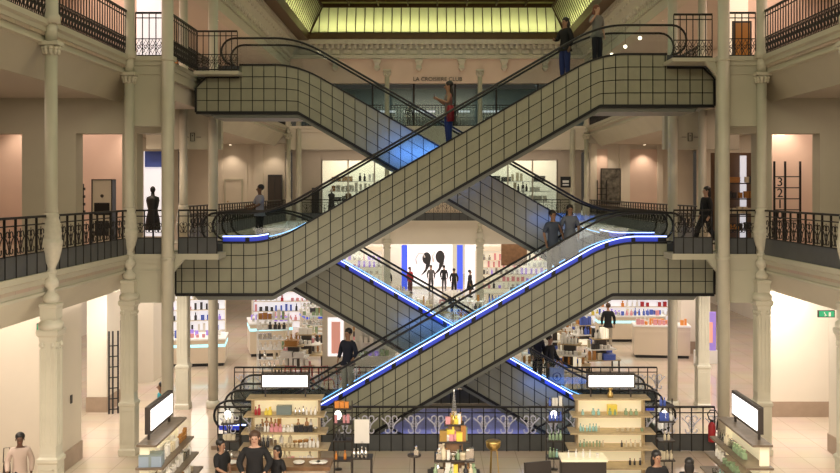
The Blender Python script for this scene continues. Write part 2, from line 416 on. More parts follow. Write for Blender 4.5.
def ornate_column(x, y, label, group=None):
    t = empty('column', label, 'column', (x,y,0), 0, group)
    b = MB().sqlathe([(.215,0),(.215,.14),(.19,.18),(.19,1.24),(.215,1.28),(.215,1.34),(.175,1.38)])
    for s in (-1,1):
        for (a0,a1,z0,z1) in ((-.13,-.105,.3,1.14),(.105,.13,.3,1.14),(-.13,.13,1.12,1.14),(-.13,.13,.3,.32)):
            b.box(a0,a1,s*.19-.008,s*.19+.008,z0,z1); b.box(s*.19-.008,s*.19+.008,a0,a1,z0,z1)
    b.build('pedestal', 'column', t)
    b = MB().sqlathe([(.175,1.38),(.165,1.44),(.155,3.80),(.165,3.84)])
    for s in (-1,1):                                             # raised fillets on the four faces
        for o in (-.135,-.05,.05,.135):
            b.box(o-.012,o+.012,s*.162-.014,s*.162+.014,1.6,3.55); b.box(s*.162-.014,s*.162+.014,o-.012,o+.012,1.6,3.55)
    b.build('lower_shaft', 'column', t)
    b = MB().sqlathe([(.165,3.6),(.165,3.70),(.175,3.74),(.18,3.8),(.215,3.84),(.225,3.92),(.2,3.96)])
    for sx in (-1,1):
        for sy in (-1,1): b.sphere((sx*.10,sy*.175,3.64),.04,.035,.06,8,5); b.sphere((sy*.175,sx*.10,3.64),.035,.04,.06,8,5)
    b.lathe([(.24,3.95),(.25,4.02),(.24,4.08),(.17,4.14),(.14,4.20)], n=24)
    b.sqlathe([(.155,4.14),(.165,4.18),(.165,4.38),(.18,4.41),(.18,4.46),(.15,4.48)]).build('lower_capital', 'column', t)
    b = MB().lathe([(.10,4.46),(.15,4.50),(.165,4.56),(.15,4.64),(.08,4.70),(.075,4.76),(.14,4.82),(.16,4.90),(.13,4.97),(.09,5.02),(.12,5.08)], n=24)
    b.build('turned_bulb', 'relief', t)
    b = MB(); b.lathe([(.12,0),(.125,.05),(.085,.09),(.10,.14),(.155,.26),(.20,.44),(.225,.60),(.23,.66),(.205,.68),(.20,.72),(.205,.80),(.19,.94),(.17,1.06),(.15,1.12),(.16,1.18),(.125,1.24)], 0, 0, Z1-.02, 28); b.build('vase_base', 'relief', t)
    MB().lathe([(.125,6.3),(.14,6.34),(.125,6.4),(.122,9.55)], n=24).build('shaft', 'column', t)
    b = MB(); leafcap(b, 0, 0, 9.5, .135, .2); b.cbox(0,.05,9.76,.34,.3,.04).lathe([(.12,9.78),(.12,10.2)]); b.build('upper_capital', 'relief', t)
    MB().lathe([(.18,10.15),(.18,10.3),(.14,10.36),(.125,12.9)], n=24).build('upper_shaft', 'column', t)
    b = MB(); leafcap(b, 0, 0, 12.9, .15, .3); b.build('top_capital', 'relief', t)
    return remember(t)
def plain_column(x, y, label, group=None):
    t = empty('column', label, 'column', (x,y,0), 0, group)
    MB().lathe([(.21,0),(.21,.18),(.17,.24)], n=24).build('base', 'column', t)
    MB().lathe([(.152,.22),(.147,13.0)], n=28).build('shaft', 'column', t)
    b = MB(); ring(b,0,0,4.97,.165,.08); ring(b,0,0,10.07,.165,.08); b.build('collar', 'column', t)
    b = MB(); leafcap(b, 0, 0, 12.9, .19, .3); b.build('capital', 'relief', t)
    return remember(t)
oc = ornate_column(-8.1, 18.8, 'ornate column nearest at the left, with white vase base and square fluted lower shaft')
dup(oc, loc=(8.1,18.8,0), label='ornate column at the right edge of the view, mostly cut of')
dup(oc, loc=(-8.12,23.75,0), label='ornate column with vase base at the left gallery corner, beside the railing turn')
dup(oc, loc=(8.12,23.75,0), label='ornate column with vase base at the right gallery corner')
dup(oc, loc=(-8.05,28.7,0), label='ornate column behind the left end of the escalators, fluted lower shaft')
dup(oc, loc=(8.05,28.7,0), label='ornate column behind the right end of the escalators, fluted lower shaft')
pc = plain_column(-7.14, 23.75, 'tall plain round column in front of the left escalator landings')
dup(pc, loc=(7.14,23.75,0), label='tall plain round column in front of the right escalator landings')
dup(pc, loc=(-7.14,28.75,0), label='plain round column behind the left escalator landings')
dup(pc, loc=(7.14,28.75,0), label='plain round column behind the right escalator landings')
dup(pc, loc=(-7.5,50.0,0), label='slim far column at the left end of the far gallery, inner one')
dup(pc, loc=(7.3,50.0,0), label='slim far column at the right end of the far gallery, inner one')
dup(oc, loc=(-8.05,50.0,0), label='far ornate column at the left corner of the far gallery')
dup(oc, loc=(8.05,50.0,0), label='far ornate column at the right corner of the far gallery')
dup(oc, loc=(-2.72,50.0,0), label='far ornate column left of the long haired escalator rider')
dup(oc, loc=(2.30,50.0,0), label='far ornate column right of the long haired escalator rider')

# ---------------------------------------------------------------- railings
def arc(cx, cz, r, a0, a1, n=8): return [(cx+r*math.cos(a0+(a1-a0)*i/n), 0, cz+r*math.sin(a0+(a1-a0)*i/n)) for i in range(n+1)]
MESHES = {}
def railing(p, q, z, style, label, scroll='iron', plinth='plinth', group=None):
    (x0,y0),(x1,y1) = p, q; L = math.hypot(x1-x0, y1-y0); rz = math.atan2(y1-y0, x1-x0)
    t = empty('railing', label, 'railing', (x0,y0,z), rz, group)
    MB().box(0,L,-.035,.035,1.12,1.165).build('top_rail', 'iron', t)
    if style == 'scroll':
        n = max(1, round(L/(.30 if scroll != 'iron' else .25 if L < 1.3 else .46))); w = L/n
        MB().box(0,L,-.012,.012,.98,1.005).build('mid_rail', 'iron', t)
        MB().box(0,L,-.012,.012,.42,.445).build('lower_rail', 'iron', t)
        MB().box(0,L,-.02,.02,.01,.42).build('base_panel', plinth, t)
        b = MB()
        big = scroll != 'iron'; R_ = .019 if big else .011
        for i in range(0, n, 2 if big else 1):
            c = (i+1)*w if big else (i+.5)*w; h = .70; k = 1.45 if big else min(1.35, w/.30)
            for s in (-1,1):
                b.tube([(c+s*(.115-.05*math.sin(a)*0-.075*math.cos(a))*k*.9, 0, h+.02+(.20*a/PI-.10)*k+.03*math.sin(a)*k) for a in [PI*q/8 for q in range(9)]], R_, 4)
                b.tube([(c+s*(.06+.045*math.cos(a))*k, 0, h+(.10+.045*math.sin(a))*k) for a in [-PI*.2+PI*1.5*q/9 for q in range(10)]], R_, 4)
                b.tube([(c+s*(.06+.045*math.cos(a))*k, 0, h-(.12+.045*math.sin(a))*k) for a in [-PI*.2+PI*1.5*q/9 for q in range(10)]], R_, 4)
            b.sphere((c,0,h),.03*k,.015,.03*k,8,5)
            b.obox((c,0,h+.03),(c,0,h+.18*k),.012,.012); b.obox((c,0,h-.03),(c,0,h-.18*k),.012,.012)
            if big: b.tube(arc(c,h,.07,0,2*PI,10)[:-1], R_, 4, True)
        b.build('scrollwork', scroll, t)
        bal = MB().box(-.012,.012,-.032,.012,0,1.13).mesh('baluster', 'iron')
        pos = [i*w for i in range(n+1)]
    else:
        n = max(1, round(L/.17)); w = L/n
        MB().box(0,L,-.012,.012,1.0,1.025).build('mid_rail', 'iron', t)
        MB().box(0,L,-.012,.012,.46,.485).build('lower_rail', 'iron', t)
        MB().box(0,L,-.012,.012,.02,.06).build('bottom_rail', 'iron', t)
        b = MB()
        for i in range(n):
            c = (i+.5)*w
            b.tube([(c-w/2,0,.27),(c,0,.45),(c+w/2,0,.27),(c,0,.07)], .012, 4, True)
            b.tube(arc(c,.27,.045,0,2*PI,8)[:-1], .012, 4, True)
            b.obox((c-w/2,0,.07),(c+w/2,0,.45),.012,.012)
        b.build('lattice', 'iron', t)
        bal = MB().box(-.011,.011,-.011,.011,0,1.13).mesh('baluster', 'iron')
        pos = [i*w for i in range(n+1)]
    for xp in pos:
        o = bpy.data.objects.new('baluster', bal); COL.objects.link(o); o.parent = t; o.location = (xp,0,0)
    return t
for sx, nm in ((-1,'left'),(1,'right')):
    X = 8.17*sx
    for z, fl, st in ((Z1,'first','scroll'),(Z2,'second','bars')):
        railing((X,9.5),(X,14.1), z, st, f'{fl} floor black railing of the {nm} gallery, nearest stretch')
        if st == 'scroll' or True:
            railing((X,14.1),(X,18.7), z, st, f'{fl} floor black railing at the {nm} picture edge, before the nearest column')
        railing((X,18.9),(X,23.8), z, st, f'{fl} floor black iron railing between the two ornate columns of the {nm} gallery')
        railing((min(8.0*sx,7.3*sx),23.88),(max(8.0*sx,7.3*sx),23.88), z, st, f'{fl} floor short black railing between the ornate and the plain column on the {nm}')
        railing((X,29.0),(X,49.6), z, 'bars' if 0 else st, f'{fl} floor long dark railing of the {nm} gallery behind the escalators')
# decks in front of the landings with their railings
def deck(sx, z, y, nm, fl):
    b = MB(); a = (5.9*sx, 7.2*sx)
    b.box(min(a),max(a),y+.22,y+1.13,z-(.08 if z > 6 else .14),z+.01); S(f'floor_landing_{fl}_{nm}', 'cream', b)
    b = MB(); pts = [(7.1*sx,z-.08),(6.75*sx,z-.08),(7.1*sx,z-.5)]
    b.prism_y(pts, y+.25, y+.40); S(f'trim_bracket_{fl}_{nm}', 'cream', b)
for sx, nm, z, fl in ((-1,'left',Z1,'first'),(1,'right',Z1,'first'),(1,'right',Z2,'second')):
    deck(sx, z, 23.82, nm, fl)
    railing((min(5.95*sx,6.95*sx),24.1),(max(5.95*sx,6.95*sx),24.1), z, 'scroll' if z==Z1 else 'bars', f'{fl} floor short railing in front of the {nm} escalator landing, beside the plain column')
railing((-7.12,26.6),(-7.12,24.0), Z2, 'bars', 'second floor short railing running back from the left plain column')
railing((-7.1,26.65),(-5.95,26.65), Z2, 'bars', 'second floor short railing in front of the rear left escalator landing')
S('floor_landing_second_left', 'cream', MB().box(-7.2,-5.9,26.6,27.15,Z2-.1,Z2))
for z, fl, st in ((Z1,'first','scroll'),(Z2,'second','bars')):
    railing((-7.3,49.9),(-2.95,49.9), z, st, f'{fl} floor far gallery railing left of the left middle column')
    railing((-2.5,49.9),(2.1,49.9), z, st, f'{fl} floor far gallery railing between the two middle columns')
    railing((2.5,49.9),(7.1,49.9), z, st, f'{fl} floor far gallery railing right of the right middle column')
M['palescroll'] = mat('pale_lilac_iron', (.62,.62,.75), .5)
railing((-5.9,24.0),(6.98,24.0), 0, 'scroll', 'ground floor railing with pale scrollwork in front of the stairwell', 'palescroll')
railing((-6.6,29.35),(6.8,29.35), 0, 'scroll', 'ground floor railing with pale scroll panels behind the stairwell', 'palescroll')
MB()
# haunch brackets under the first floor by the plain rear columns
for sx, nm in ((-1,'left'),(1,'right')):
    S('trim_haunch_'+nm, 'cream', MB().prism_y([(7.3*sx,4.1),(6.35*sx,4.1),(7.3*sx,3.55)], 27.0, 27.3))
S('trim_curb_front', 'taupe', MB().box(-6.1,6.1,24.1,24.75,0,.10))

# ---------------------------------------------------------------- escalators
SL = 5.1/8.84
def ramp(u, u0, u1, w):
    def sp(t): return 0 if t <= -w else (t if t >= w else (t+w)**2/(4*w))
    return SL*(sp(u-u0)-sp(u-u1))
def escalator(label, d, y0, u0, u1, zl, led=(), rear=(), lend=-7.28, hend=7.28, notch=(1,1), glo=-6.2, ghi=6.2):
    t = empty('escalator', label, 'escalator', (d*(u0+u1)/2, y0+.75, zl))
    off = Vector(t.location)
    W = 1.5
    top = lambda u: zl+.25+ramp(u,u0,u1,.7)
    bot = lambda u: zl+.25-1.4+ramp(u,u0,u1,.04)
    lin = lambda u: zl+.25+ramp(u,u0,u1,.25)
    def P(u, y, z): return (d*u-off.x, y-off.y, z-off.z)
    us = sorted(set([round(lend+i*.12,3) for i in range(int((hend-lend)/.12)+1)]+[hend,u0,u1,u0-.04,u0+.04,u1-.04,u1+.04,-6.0,6.0,-6.001,6.001,lend+.3,hend-.3]))
    us = [u for u in us if lend <= u <= hend]
    def capz(u):                      # lowered ends under the walkway slab, chamfered corner
        z = top(u)
        if notch[0] and u < -6.0: z -= .37; z -= max(0, (lend+.3-u))
        if notch[1] and u > 6.0: z -= .37; z -= max(0, (u-(hend-.3)))
        return z
    def strip(b, ylo, yhi, f0, f1, us=us):
        vs = []; n = len(us)
        for u in us: vs += [P(u,ylo,f0(u)),P(u,ylo,f1(u)),P(u,yhi,f1(u)),P(u,yhi,f0(u))]
        fs = []
        for i in range(n-1):
            a = 4*i; c = a+4
            for k in range(4): fs.append((a+k, a+(k+1)%4, c+(k+1)%4, c+k))
        fs.append((0,1,2,3)); fs.append((4*n-1,4*n-2,4*n-3,4*n-4))
        b.add(vs, fs); return b
    strip(MB(), y0, y0+.05, bot, capz).build('side_cladding', 'clad', t)
    strip(MB(), y0+W-.05, y0+W, bot, capz).build('side_cladding', 'clad', t)
    # joint grid and edge bars, front side
    b = MB(); u = lend+.17
    while u < hend-.05:
        if abs(u) > .01: b.obox(P(u,y0-.005,bot(u)), P(u,y0-.005,capz(u)), .02, .02)
        u += .335
    for k in (1,2,3):
        seg = [u for u in us if True]
        for i in range(len(seg)-1):
            f = lambda u: bot(u)+(1.4)*k/4 if True else 0
            ua, ub = seg[i], seg[i+1]
            za, zb = top(ua)-(top(ua)-bot(ua))*k/4, top(ub)-(top(ub)-bot(ub))*k/4
            if za > capz(ua)+.01 or zb > capz(ub)+.01: continue
            b.add([P(ua,y0-.012,za-.009),P(ub,y0-.012,zb-.009),P(ub,y0-.012,zb+.009),P(ua,y0-.012,za+.009),P(ua,y0+.01,za-.009),P(ub,y0+.01,zb-.009),P(ub,y0+.01,zb+.009),P(ua,y0+.01,za+.009)],
                  [(0,1,2,3),(7,6,5,4),(0,4,5,1),(3,2,6,7),(0,3,7,4),(1,5,6,2)])
    b.build('joint_grid', 'black', t)
    strip(MB(), y0-.03, y0+.06, lambda u: bot(u)-.05, lambda u: bot(u)+.035).build('lower_edge', 'black', t)
    strip(MB(), y0-.03, y0+.06, lambda u: capz(u)-.03, lambda u: capz(u)+.025).build('upper_edge', 'black', t)
    for ue in (lend, hend): MB().obox(P(ue,y0-.01,bot(ue)), P(ue,y0-.01,capz(ue)), .06, .06).build('end_bar', 'black', t)
    for ue,s in ((lend,1),(hend,-1)):
        pts = [P(ue,y0+.04,bot(ue)),P(ue,y0+W-.04,bot(ue)),P(ue,y0+W-.04,capz(ue)),P(ue,y0+.04,capz(ue))]
        MB().add(pts+[(p[0]+s*d*.04,p[1],p[2]) for p in pts], [(0,1,2,3),(7,6,5,4),(0,4,5,1),(1,5,6,2),(2,6,7,3),(3,7,4,0)]).build('end_panel', 'clad', t)
    strip(MB(), y0+.05, y0+W-.05, lambda u: bot(u)-.16 if (u>lend+.5 and u<hend-.5) else bot(u)-.02, lambda u: bot(u)+.02).build('soffit', 'soffit', t)
    # treads
    b = MB(); n = 26; du = (u1-u0)/n; rise = 5.1/n
    strip(b, y0+.25, y0+W-.25, lambda u: top(u)-.33, lambda u: top(u)-.25, [u for u in us if u <= u0])
    strip(b, y0+.25, y0+W-.25, lambda u: top(u)-.33, lambda u: top(u)-.25, [u for u in us if u >= u1])
    for i in range(n):
        ua = u0+i*du; zs = zl+(i+.5)*rise
        pts = [P(ua,y0+.25,zs-.2),P(ua+du,y0+.25,zs-.05),P(ua+du,y0+.25,zs),P(ua,y0+.25,zs),P(ua,y0+W-.25,zs-.2),P(ua+du,y0+W-.25,zs-.05),P(ua+du,y0+W-.25,zs),P(ua,y0+W-.25,zs)]
        b.add(pts, [(0,1,2,3),(7,6,5,4),(0,4,5,1),(1,5,6,2),(2,6,7,3),(3,7,4,0)])
    b.build('step_band', 'step', t)
    # inner skirts
    for ya, yb in ((y0+.05,y0+.24),(y0+W-.24,y0+W-.05)):
        strip(MB(), ya, yb, lambda u: top(u)-.34, lambda u: top(u)-.02, [u for u in us if lend+.35 < u < hend-.35 and abs(u) < 6.6]).build('inner_skirt', 'step', t)
    gu = [u for u in us if glo <= u <= ghi]
    for yy in (y0+.10, y0+W-.10):
        b = strip(MB(), yy-.006, yy+.006, lambda u: top(u)+.005, lambda u: top(u)+.79, gu)
        for ue, s in ((gu[0],-1),(gu[-1],1)):          # rounded newel ends
            c = top(ue)+.40; vs = []
            ring_ = [(ue+s*.39*math.cos(a), c+.39*math.sin(a)) for a in [(-PI/2+PI*i/10) for i in range(11)]]
            for y_ in (yy-.006,yy+.006): vs += [P(ua,y_,za) for ua,za in ring_]
            b.add(vs, [list(range(11)), list(range(21,10,-1))]+[(i,i+1,i+12,i+11) for i in range(10)])
        b.build('glass_balustrade', 'glass', t)
        path = [P(ua,yy,top(ua)+.80) for ua in gu]
        ue = gu[-1]; c = top(ue)+.40
        path += [P(ue+.40*math.sin(a), yy, c+.40*math.cos(a)) for a in [PI*i/10 for i in range(1,11)]]
        ue = gu[0]; c = top(ue)+.40
        path = [P(ue-.40*math.sin(a), yy, c+.40*math.cos(a)) for a in [PI*i/10 for i in range(10,0,-1)]]+path
        MB().tube(path, .032, 8).build('handrail', 'rubber', t)
    for a, c in led:
        uu = [u for u in us if a <= u <= c]
        strip(MB(), y0-.005, y0+.03, lambda u: top(u)+.15, lambda u: top(u)+.18, uu).build('led_strip', 'led', t)
        bb = MB(); k = a
        while k < c-.2:
            seg = [k+i*.1 for i in range(7) if k+i*.1 <= c]
            if len(seg) > 1: strip(bb, y0+.01, y0+.03, lambda u: top(u)+.03, lambda u: top(u)+.145, seg)
            k += .72
        bb.build('blue_skirt_light', 'blueskirt', t)
        bb = strip(MB(), y0+.032, y0+.05, lambda u: top(u)+.02, lambda u: top(u)+.20, uu); bb.build('skirt_backing', 'black', t)
    for a, c in rear:
        uu = [u for u in us if a <= u <= c]
        strip(MB(), y0+W-.26, y0+W-.24, lambda u: top(u)+.065, lambda u: top(u)+.087, uu).build('cyan_led_strip', 'ledcyan', t)
    return t
escalator('front escalator from the ground at left up to the first floor at right, blue lit', 1, 25.0, -4.32, 4.52, 0,
          led=((-4.2,6.0),(-6.1,-5.3)), rear=((-4.6,5.8),), lend=-5.86, notch=(0,1))
escalator('front escalator from the first floor at left up to the second floor at right', 1, 25.0, -4.64, 4.19, Z1,
          led=((-6.0,-4.75),), rear=((-5.8,-3.9),))
escalator('rear escalator from the second floor at left down to the first floor at right', -1, 27.2, -4.56, 4.28, Z1,
          led=((-6.2,-4.6),), rear=((-6.0,-4.2),))
escalator('rear escalator from the first floor at left down to the ground at right, blue lit', -1, 27.2, -4.38, 4.46, 0,
          led=((-4.3,4.3),(-6.2,-5.5)), rear=((-4.4,4.2),), lend=-5.86, notch=(0,1))
escalator('front escalator going down from the ground at right to the basement', 1, 25.0, -4.32, 4.52, -5.1, led=((3.2,4.4),), rear=((1.5,4.4),), hend=5.86, lend=-5.6, notch=(0,0))
escalator('rear escalator going down from the ground at left to the basement', -1, 27.2, -4.38, 4.46, -5.1, led=((3.0,4.4),), rear=((1.5,4.4),), hend=5.86, lend=-5.6, notch=(0,0))
# landing floor plates joining escalators and galleries
for sx, nm in ((-1,'left'),(1,'right')):
    for z, fl in ((Z1,'first'),(Z2,'second')):
        pass
# ---------------------------------------------------------------- people
SKINS = {'light': mat('light_skin',(.55,.33,.24),.5), 'tan': mat('tan_skin',(.34,.19,.12),.5), 'dark': mat('dark_skin',(.16,.08,.05),.5)}
HAIRS = {'black': mat('black_hair',(.012,.010,.010),.4), 'brown': mat('brown_hair',(.07,.035,.02),.5), 'grey': mat('grey_hair',(.3,.28,.27),.5), 'red': mat('auburn_hair',(.16,.05,.03),.5)}
CLOTH = {}
def cloth(c):
    if c not in CLOTH: CLOTH[c] = mat('cloth_%d'%len(CLOTH), c, .85, bump=.25, nscale=30)
    return CLOTH[c]
def skin_mesh(name, verts, edges, root, m, sub=1):
    me = bpy.data.meshes.new(name); me.from_pydata([v[0] for v in verts], edges, [])
    o = bpy.data.objects.new(name+'_tmp', me); COL.objects.link(o)
    sk = o.modifiers.new('s', 'SKIN'); sk.use_smooth_shade = True; sk.branch_smoothing = .3
    if not me.skin_vertices: 
        bpy.context.view_layer.objects.active = o
        me.skin_vertices  # layer is made by the modifier
    sv = me.skin_vertices[0].data
    for i, v in enumerate(verts):
        r = v[1]; sv[i].radius = r if isinstance(r, tuple) else (r, r); sv[i].use_root = (i == root)
    ss = o.modifiers.new('u', 'SUBSURF'); ss.levels = sub; ss.render_levels = sub
    dg = bpy.context.evaluated_depsgraph_get(); dg.update()
    out = bpy.data.meshes.new_from_object(o.evaluated_get(dg)); out.name = name
    bpy.data.objects.remove(o); bpy.data.meshes.remove(me)
    out.materials.clear(); out.materials.append(m)
    for p in out.polygons: p.use_smooth = True
    return out
def person(label, loc, rz=0, h=1.72, skin='light', hair='black', hairlen=.12, top=(.02,.02,.02), legs=(.02,.02,.02), sleeve=2,
           la=((-.25,.02,1.14),(-.23,-.06,.90)), ra=((.25,.02,1.14),(.23,-.06,.90)), lf=None, rf=None, skirt=None, shoes=(.02,.02,.02),
           headturn=0, lean=0, group=None, items=(), width=1.0):
    t = empty('person', label, 'person', loc, rz, group); k = h/1.74; t.scale = (k*width, k*width, k)
    lf = lf or ((-.10,-.02,.50),(-.10,0,.09)); rf = rf or ((.10,-.02,.50),(.10,0,.09))
    V = []; E = []
    def v(p, r, par=None):
        V.append((p, r)); i = len(V)-1
        if par is not None: E.append((par, i))
        return i
    ly = -lean
    pel = v((0,0,.95),(.135,.10)); sp_ = v((0,ly*.3,1.12),(.12,.09),pel); ch = v((0,ly*.8,1.32),(.15,.10),sp_)
    nk = v((0,ly+.0,1.46),(.052,.052),ch); h1 = v((0,ly-.015,1.54),(.062,.07),nk); h2 = v((0,ly-.01,1.63),(.078,.095),h1); v((0,ly,1.70),(.06,.075),h2)
    parts = {}
    for nm, s, arm, leg in (('l',-1,la,lf),('r',1,ra,rf)):
        sh = v((s*.165,ly*.8,1.395),(.062,.058),ch); el = v(arm[0],(.042,.042),sh); wr = v(arm[1],(.026,.028),el)
        d = (Vector(arm[1])-Vector(arm[0])).normalized(); side = d.cross(Vector((s*1.0,0,.2))).normalized()
        w = Vector(arm[1]); pm = v(tuple(w+d*.05),(.034,.02),wr)
        for f, (o, ln) in enumerate(((-.028,.062),(-.010,.072),(.010,.068),(.027,.054))):
            a = w+d*.085+side*o; f1 = v(tuple(a),(.010,.010),pm); f2 = v(tuple(a+d*ln*.5),(.009,.009),f1)
            bend = Vector((-s,0,0))*.015
            v(tuple(a+d*ln+bend),(.007,.007),f2)
        a = w+d*.03+side*(-.035); th = v(tuple(a),(.011,.011),wr); v(tuple(a+d*.045-side*.012),(.009,.009),th)
        hp = v((s*.085,0,.90),(.095,.095),pel); kn = v(leg[0],(.062,.062),hp); an = v(leg[1],(.04,.045),kn)
        parts[nm] = (sh, el, wr, hp, kn, an)
    m = skin_mesh('body', V, E, 0, SKINS[skin])
    b = MB(); fy = ly-.105
    b.sphere((0,fy,1.60),.013,.02,.024,8,5)
    for s in (-1,1): b.sphere((s*.083,ly,1.61),.012,.022,.032,8,5)
    n0 = len(m.vertices)
    # nose and ears joined into the body mesh
    import bmesh
    bm = bmesh.new(); bm.from_mesh(m); tmp = b.mesh('tmp', SKINS[skin]); bm.from_mesh(tmp); bm.to_mesh(m); bm.free(); bpy.data.meshes.remove(tmp)
    body = bpy.data.objects.new('body', m); COL.objects.link(body); body.parent = t
    for p in m.polygons: p.use_smooth = True
    for s in (-1,1):
        MB().sphere((s*.032,fy+.016,1.625),.013,.008,.009,8,5).build('eye', 'cardk', t)
    MB().sphere((0,fy+.012,1.562),.024,.010,.008,8,5).build('mouth', mat_lip, t)
    # clothes
    def sub(ids, edges, gain, name, c, root=0):
        vv = []; mp = {}
        for q in ids:
            mp[q] = len(vv); r = V[q][1]; vv.append((V[q][0], (r[0]*gain[0]+gain[1], r[1]*gain[0]+gain[1])))
        me = skin_mesh(name, vv, [(mp[a], mp[c_]) for a, c_ in edges], root, cloth(c))
        o = bpy.data.objects.new(name, me); COL.objects.link(o); o.parent = t; return o
    low = v((0,0,.84),(.135,.10)); nb = v((0,ly*.9,1.43),(.085,.075)); wb = v((0,ly*.2,1.04),(.125,.095))
    ids = [pel, sp_, ch, low, nb]; ed = [(pel,sp_),(sp_,ch),(pel,low),(ch,nb)]
    for nm in 'lr':
        sh, el, wr, hp, kn, an = parts[nm]
        ids.append(sh); ed.append((ch,sh))
        if sleeve >= 1: ids.append(el); ed.append((sh,el))
        if sleeve >= 2: ids.append(wr); ed.append((el,wr))
    sub(ids, ed, (1.10,.018), 'top', top)
    ids = [pel, wb]; ed = [(pel,wb)]
    for nm in 'lr':
        sh, el, wr, hp, kn, an = parts[nm]
        ids += [hp,kn,an]; ed += [(pel,hp),(hp,kn),(kn,an)]
    if skirt:
        MB().lathe([(.15,1.08),(.17,.95),(.20,.75),(.24,.5),(.27,skirt)], n=20).build('skirt', cloth(legs), t)
    else: sub(ids, ed, (1.12,.016), 'trousers', legs)
    for f in (lf, rf):
        x, y, z = f[1]; b = MB(); b.sphere((x,y-.05,z-.045),.048,.13,.045,10,6); b.sphere((x,y+.02,z-.02),.045,.06,.05,8,5); b.build('shoe', cloth(shoes), t)
    hb = MB(); hb.sphere((0,ly+.034,1.675),.102,.108,.098,14,9)
    if hairlen > .15: hb.sphere((0,ly+.085,1.66-hairlen*.5),.105,.06,hairlen*.55+.05,12,8)
    hb.build('hair', HAIRS[hair], t)
    for fn in items: fn(t)
    return t
mat_lip = mat('lip', (.35,.12,.10), .5)
def bag(x, y, z, w, d, h, m, strap=None, name='handbag', label='carried bag', cat='bag'):
    def f(t):
        k = t.scale[2]; R = Matrix.Rotation(t.rotation_euler[2], 3, 'Z')
        p = Vector(t.location) + R @ (Vector((x,y,z))*k)
        o = empty(name, label, cat, p, t.rotation_euler[2])
        b = MB(); b.lathe([(w*.5,0),(w*.52,h*.3),(w*.48,h*.8),(w*.40,h)], n=4)
        for i, q in enumerate(b.v): b.v[i] = (q[0]*.72*1.4*.7, q[1]*d/w, q[2])
        b.build('body', m, o)
        MB().tube([(-w*.25,0,h*.95),(-w*.2,0,h*.95+(strap or .2)),(w*.2,0,h*.95+(strap or .2)),(w*.25,0,h*.95)], .01, 6).build('handle', m, o)
    return f
def phone(t):
    R = Matrix.Rotation(t.rotation_euler[2], 3, 'Z'); p_ = Vector(t.location)+R@(Vector((0,-.40,1.33))*t.scale[2])
    o = empty('mobile_phone', 'dark phone held by the long haired woman on the upper front escalator', 'phone', p_, t.rotation_euler[2])
    MB().cbox(0,0,-.07,.075,.012,.15).build('case','cardk',o); MB().box(-.032,.032,.0065,.009,-.062,.07).build('screen','postwhite',o)
# riders: step heights follow the escalators
def A_z(x): return max(0, min(5.1, 5.1-(4.52-x)*SL))
def B_z(x): return 5.1+max(0, min(5.1, 5.1-(4.19-x)*SL))
def D_z(x): return max(0, min(5.1, (4.38-x)*SL))
NAVY=(.008,.012,.03); BLK=(.010,.010,.012)
person('man in dark navy sweater and pale trousers near the foot of the front escalator', (-2.68,25.7,A_z(-2.68)+.1), -.5, 1.86, 'tan', 'black', top=NAVY, legs=(.30,.30,.28),
       ra=((.26,.0,1.14),(.30,-.2,1.04)), la=((-.25,.03,1.14),(-.2,-.14,.98)))
person('long haired woman in grey top looking at her phone on the upper front escalator', (.13,25.7,B_z(.13)+.12), -1.35, 1.80, 'tan', 'black', hairlen=.52, top=(.22,.21,.19), legs=(.02,.05,.28), sleeve=0,
       la=((-.20,-.08,1.15),(-.08,-.30,1.26)), ra=((.20,-.08,1.15),(.08,-.30,1.26)), lean=.02,
       items=(bag(.20,-.02,.66,.46,.24,.44,mat('crimson_leather',(.30,.015,.03),.4),.32,label='crimson bag hanging at the hip of the phone reading woman'),phone))
person('dark clothed person with black hair near the top of the upper front escalator', (3.36,25.75,B_z(3.36)+.1), -.9, 1.74, 'tan', 'black', hairlen=.2, top=BLK, legs=(.03,.05,.22),
       la=((-.24,-.05,1.15),(-.14,-.28,1.12)))
person('auburn haired person in a grey shirt at the top of the upper front escalator', (4.22,25.6,Z2+.02), .6, 1.66, 'light', 'red', hairlen=.2, top=(.22,.22,.21), legs=(.015,.017,.03), sleeve=1,
       la=((-.27,.0,1.2),(-.20,-.16,1.42)))
person('man in a grey blue shirt standing beside a woman on the lower front escalator', (3.02,25.75,A_z(3.02)+.12), .35, 1.84, 'tan', 'black', top=(.07,.09,.14), legs=(.13,.13,.12), sleeve=1, ra=((.25,-.02,1.15),(.1,-.2,1.3)))
person('woman in a pale blue dress with long dark hair on the lower front escalator', (3.52,25.9,A_z(3.52)+.1), .1, 1.72, 'tan', 'black', hairlen=.34, top=(.16,.18,.24), legs=(.16,.18,.24), sleeve=1, skirt=.25)
person('person in black carrying a pale shopping bag on the rear lower escalator', (3.22,27.95,D_z(3.22)+.02), .9, 1.68, 'tan', 'black', top=BLK, legs=BLK, ra=((.24,-.05,1.12),(.2,-.25,.95)))
person('dark clothed person just behind the shopping bag carrier on the rear lower escalator', (2.86,28.1,D_z(2.86)+.02), .5, 1.66, 'tan', 'black', top=(.012,.014,.03), legs=(.01,.012,.03))
t = empty('shopping_bag', 'pale grey shopping bag with a blue round emblem held on the rear lower escalator', 'bag', (3.38,27.62,D_z(3.22)+.28))
MB().cbox(0,0,0,.42,.16,.52).build('body', mat('pale_grey_bag',(.32,.36,.45),.5), t)
MB().tube([(.12*math.cos(a),-.085,.26+.12*math.sin(a)) for a in [2*PI*i/14 for i in range(14)]], .016, 6, True).sphere((0,-.083,.26),.04,.012,.05).build('emblem', mat('slate_blue_print',(.05,.09,.25),.5), t)
MB().tube([(-.1,0,.52),(-.08,0,.72),(.08,0,.72),(.1,0,.52)], .01, 6).build('handle', 'black', t)
WALKL = ((-.10,-.22,.52),(-.10,-.30,.10)); WALKR = ((.10,.06,.50),(.10,.34,.14))
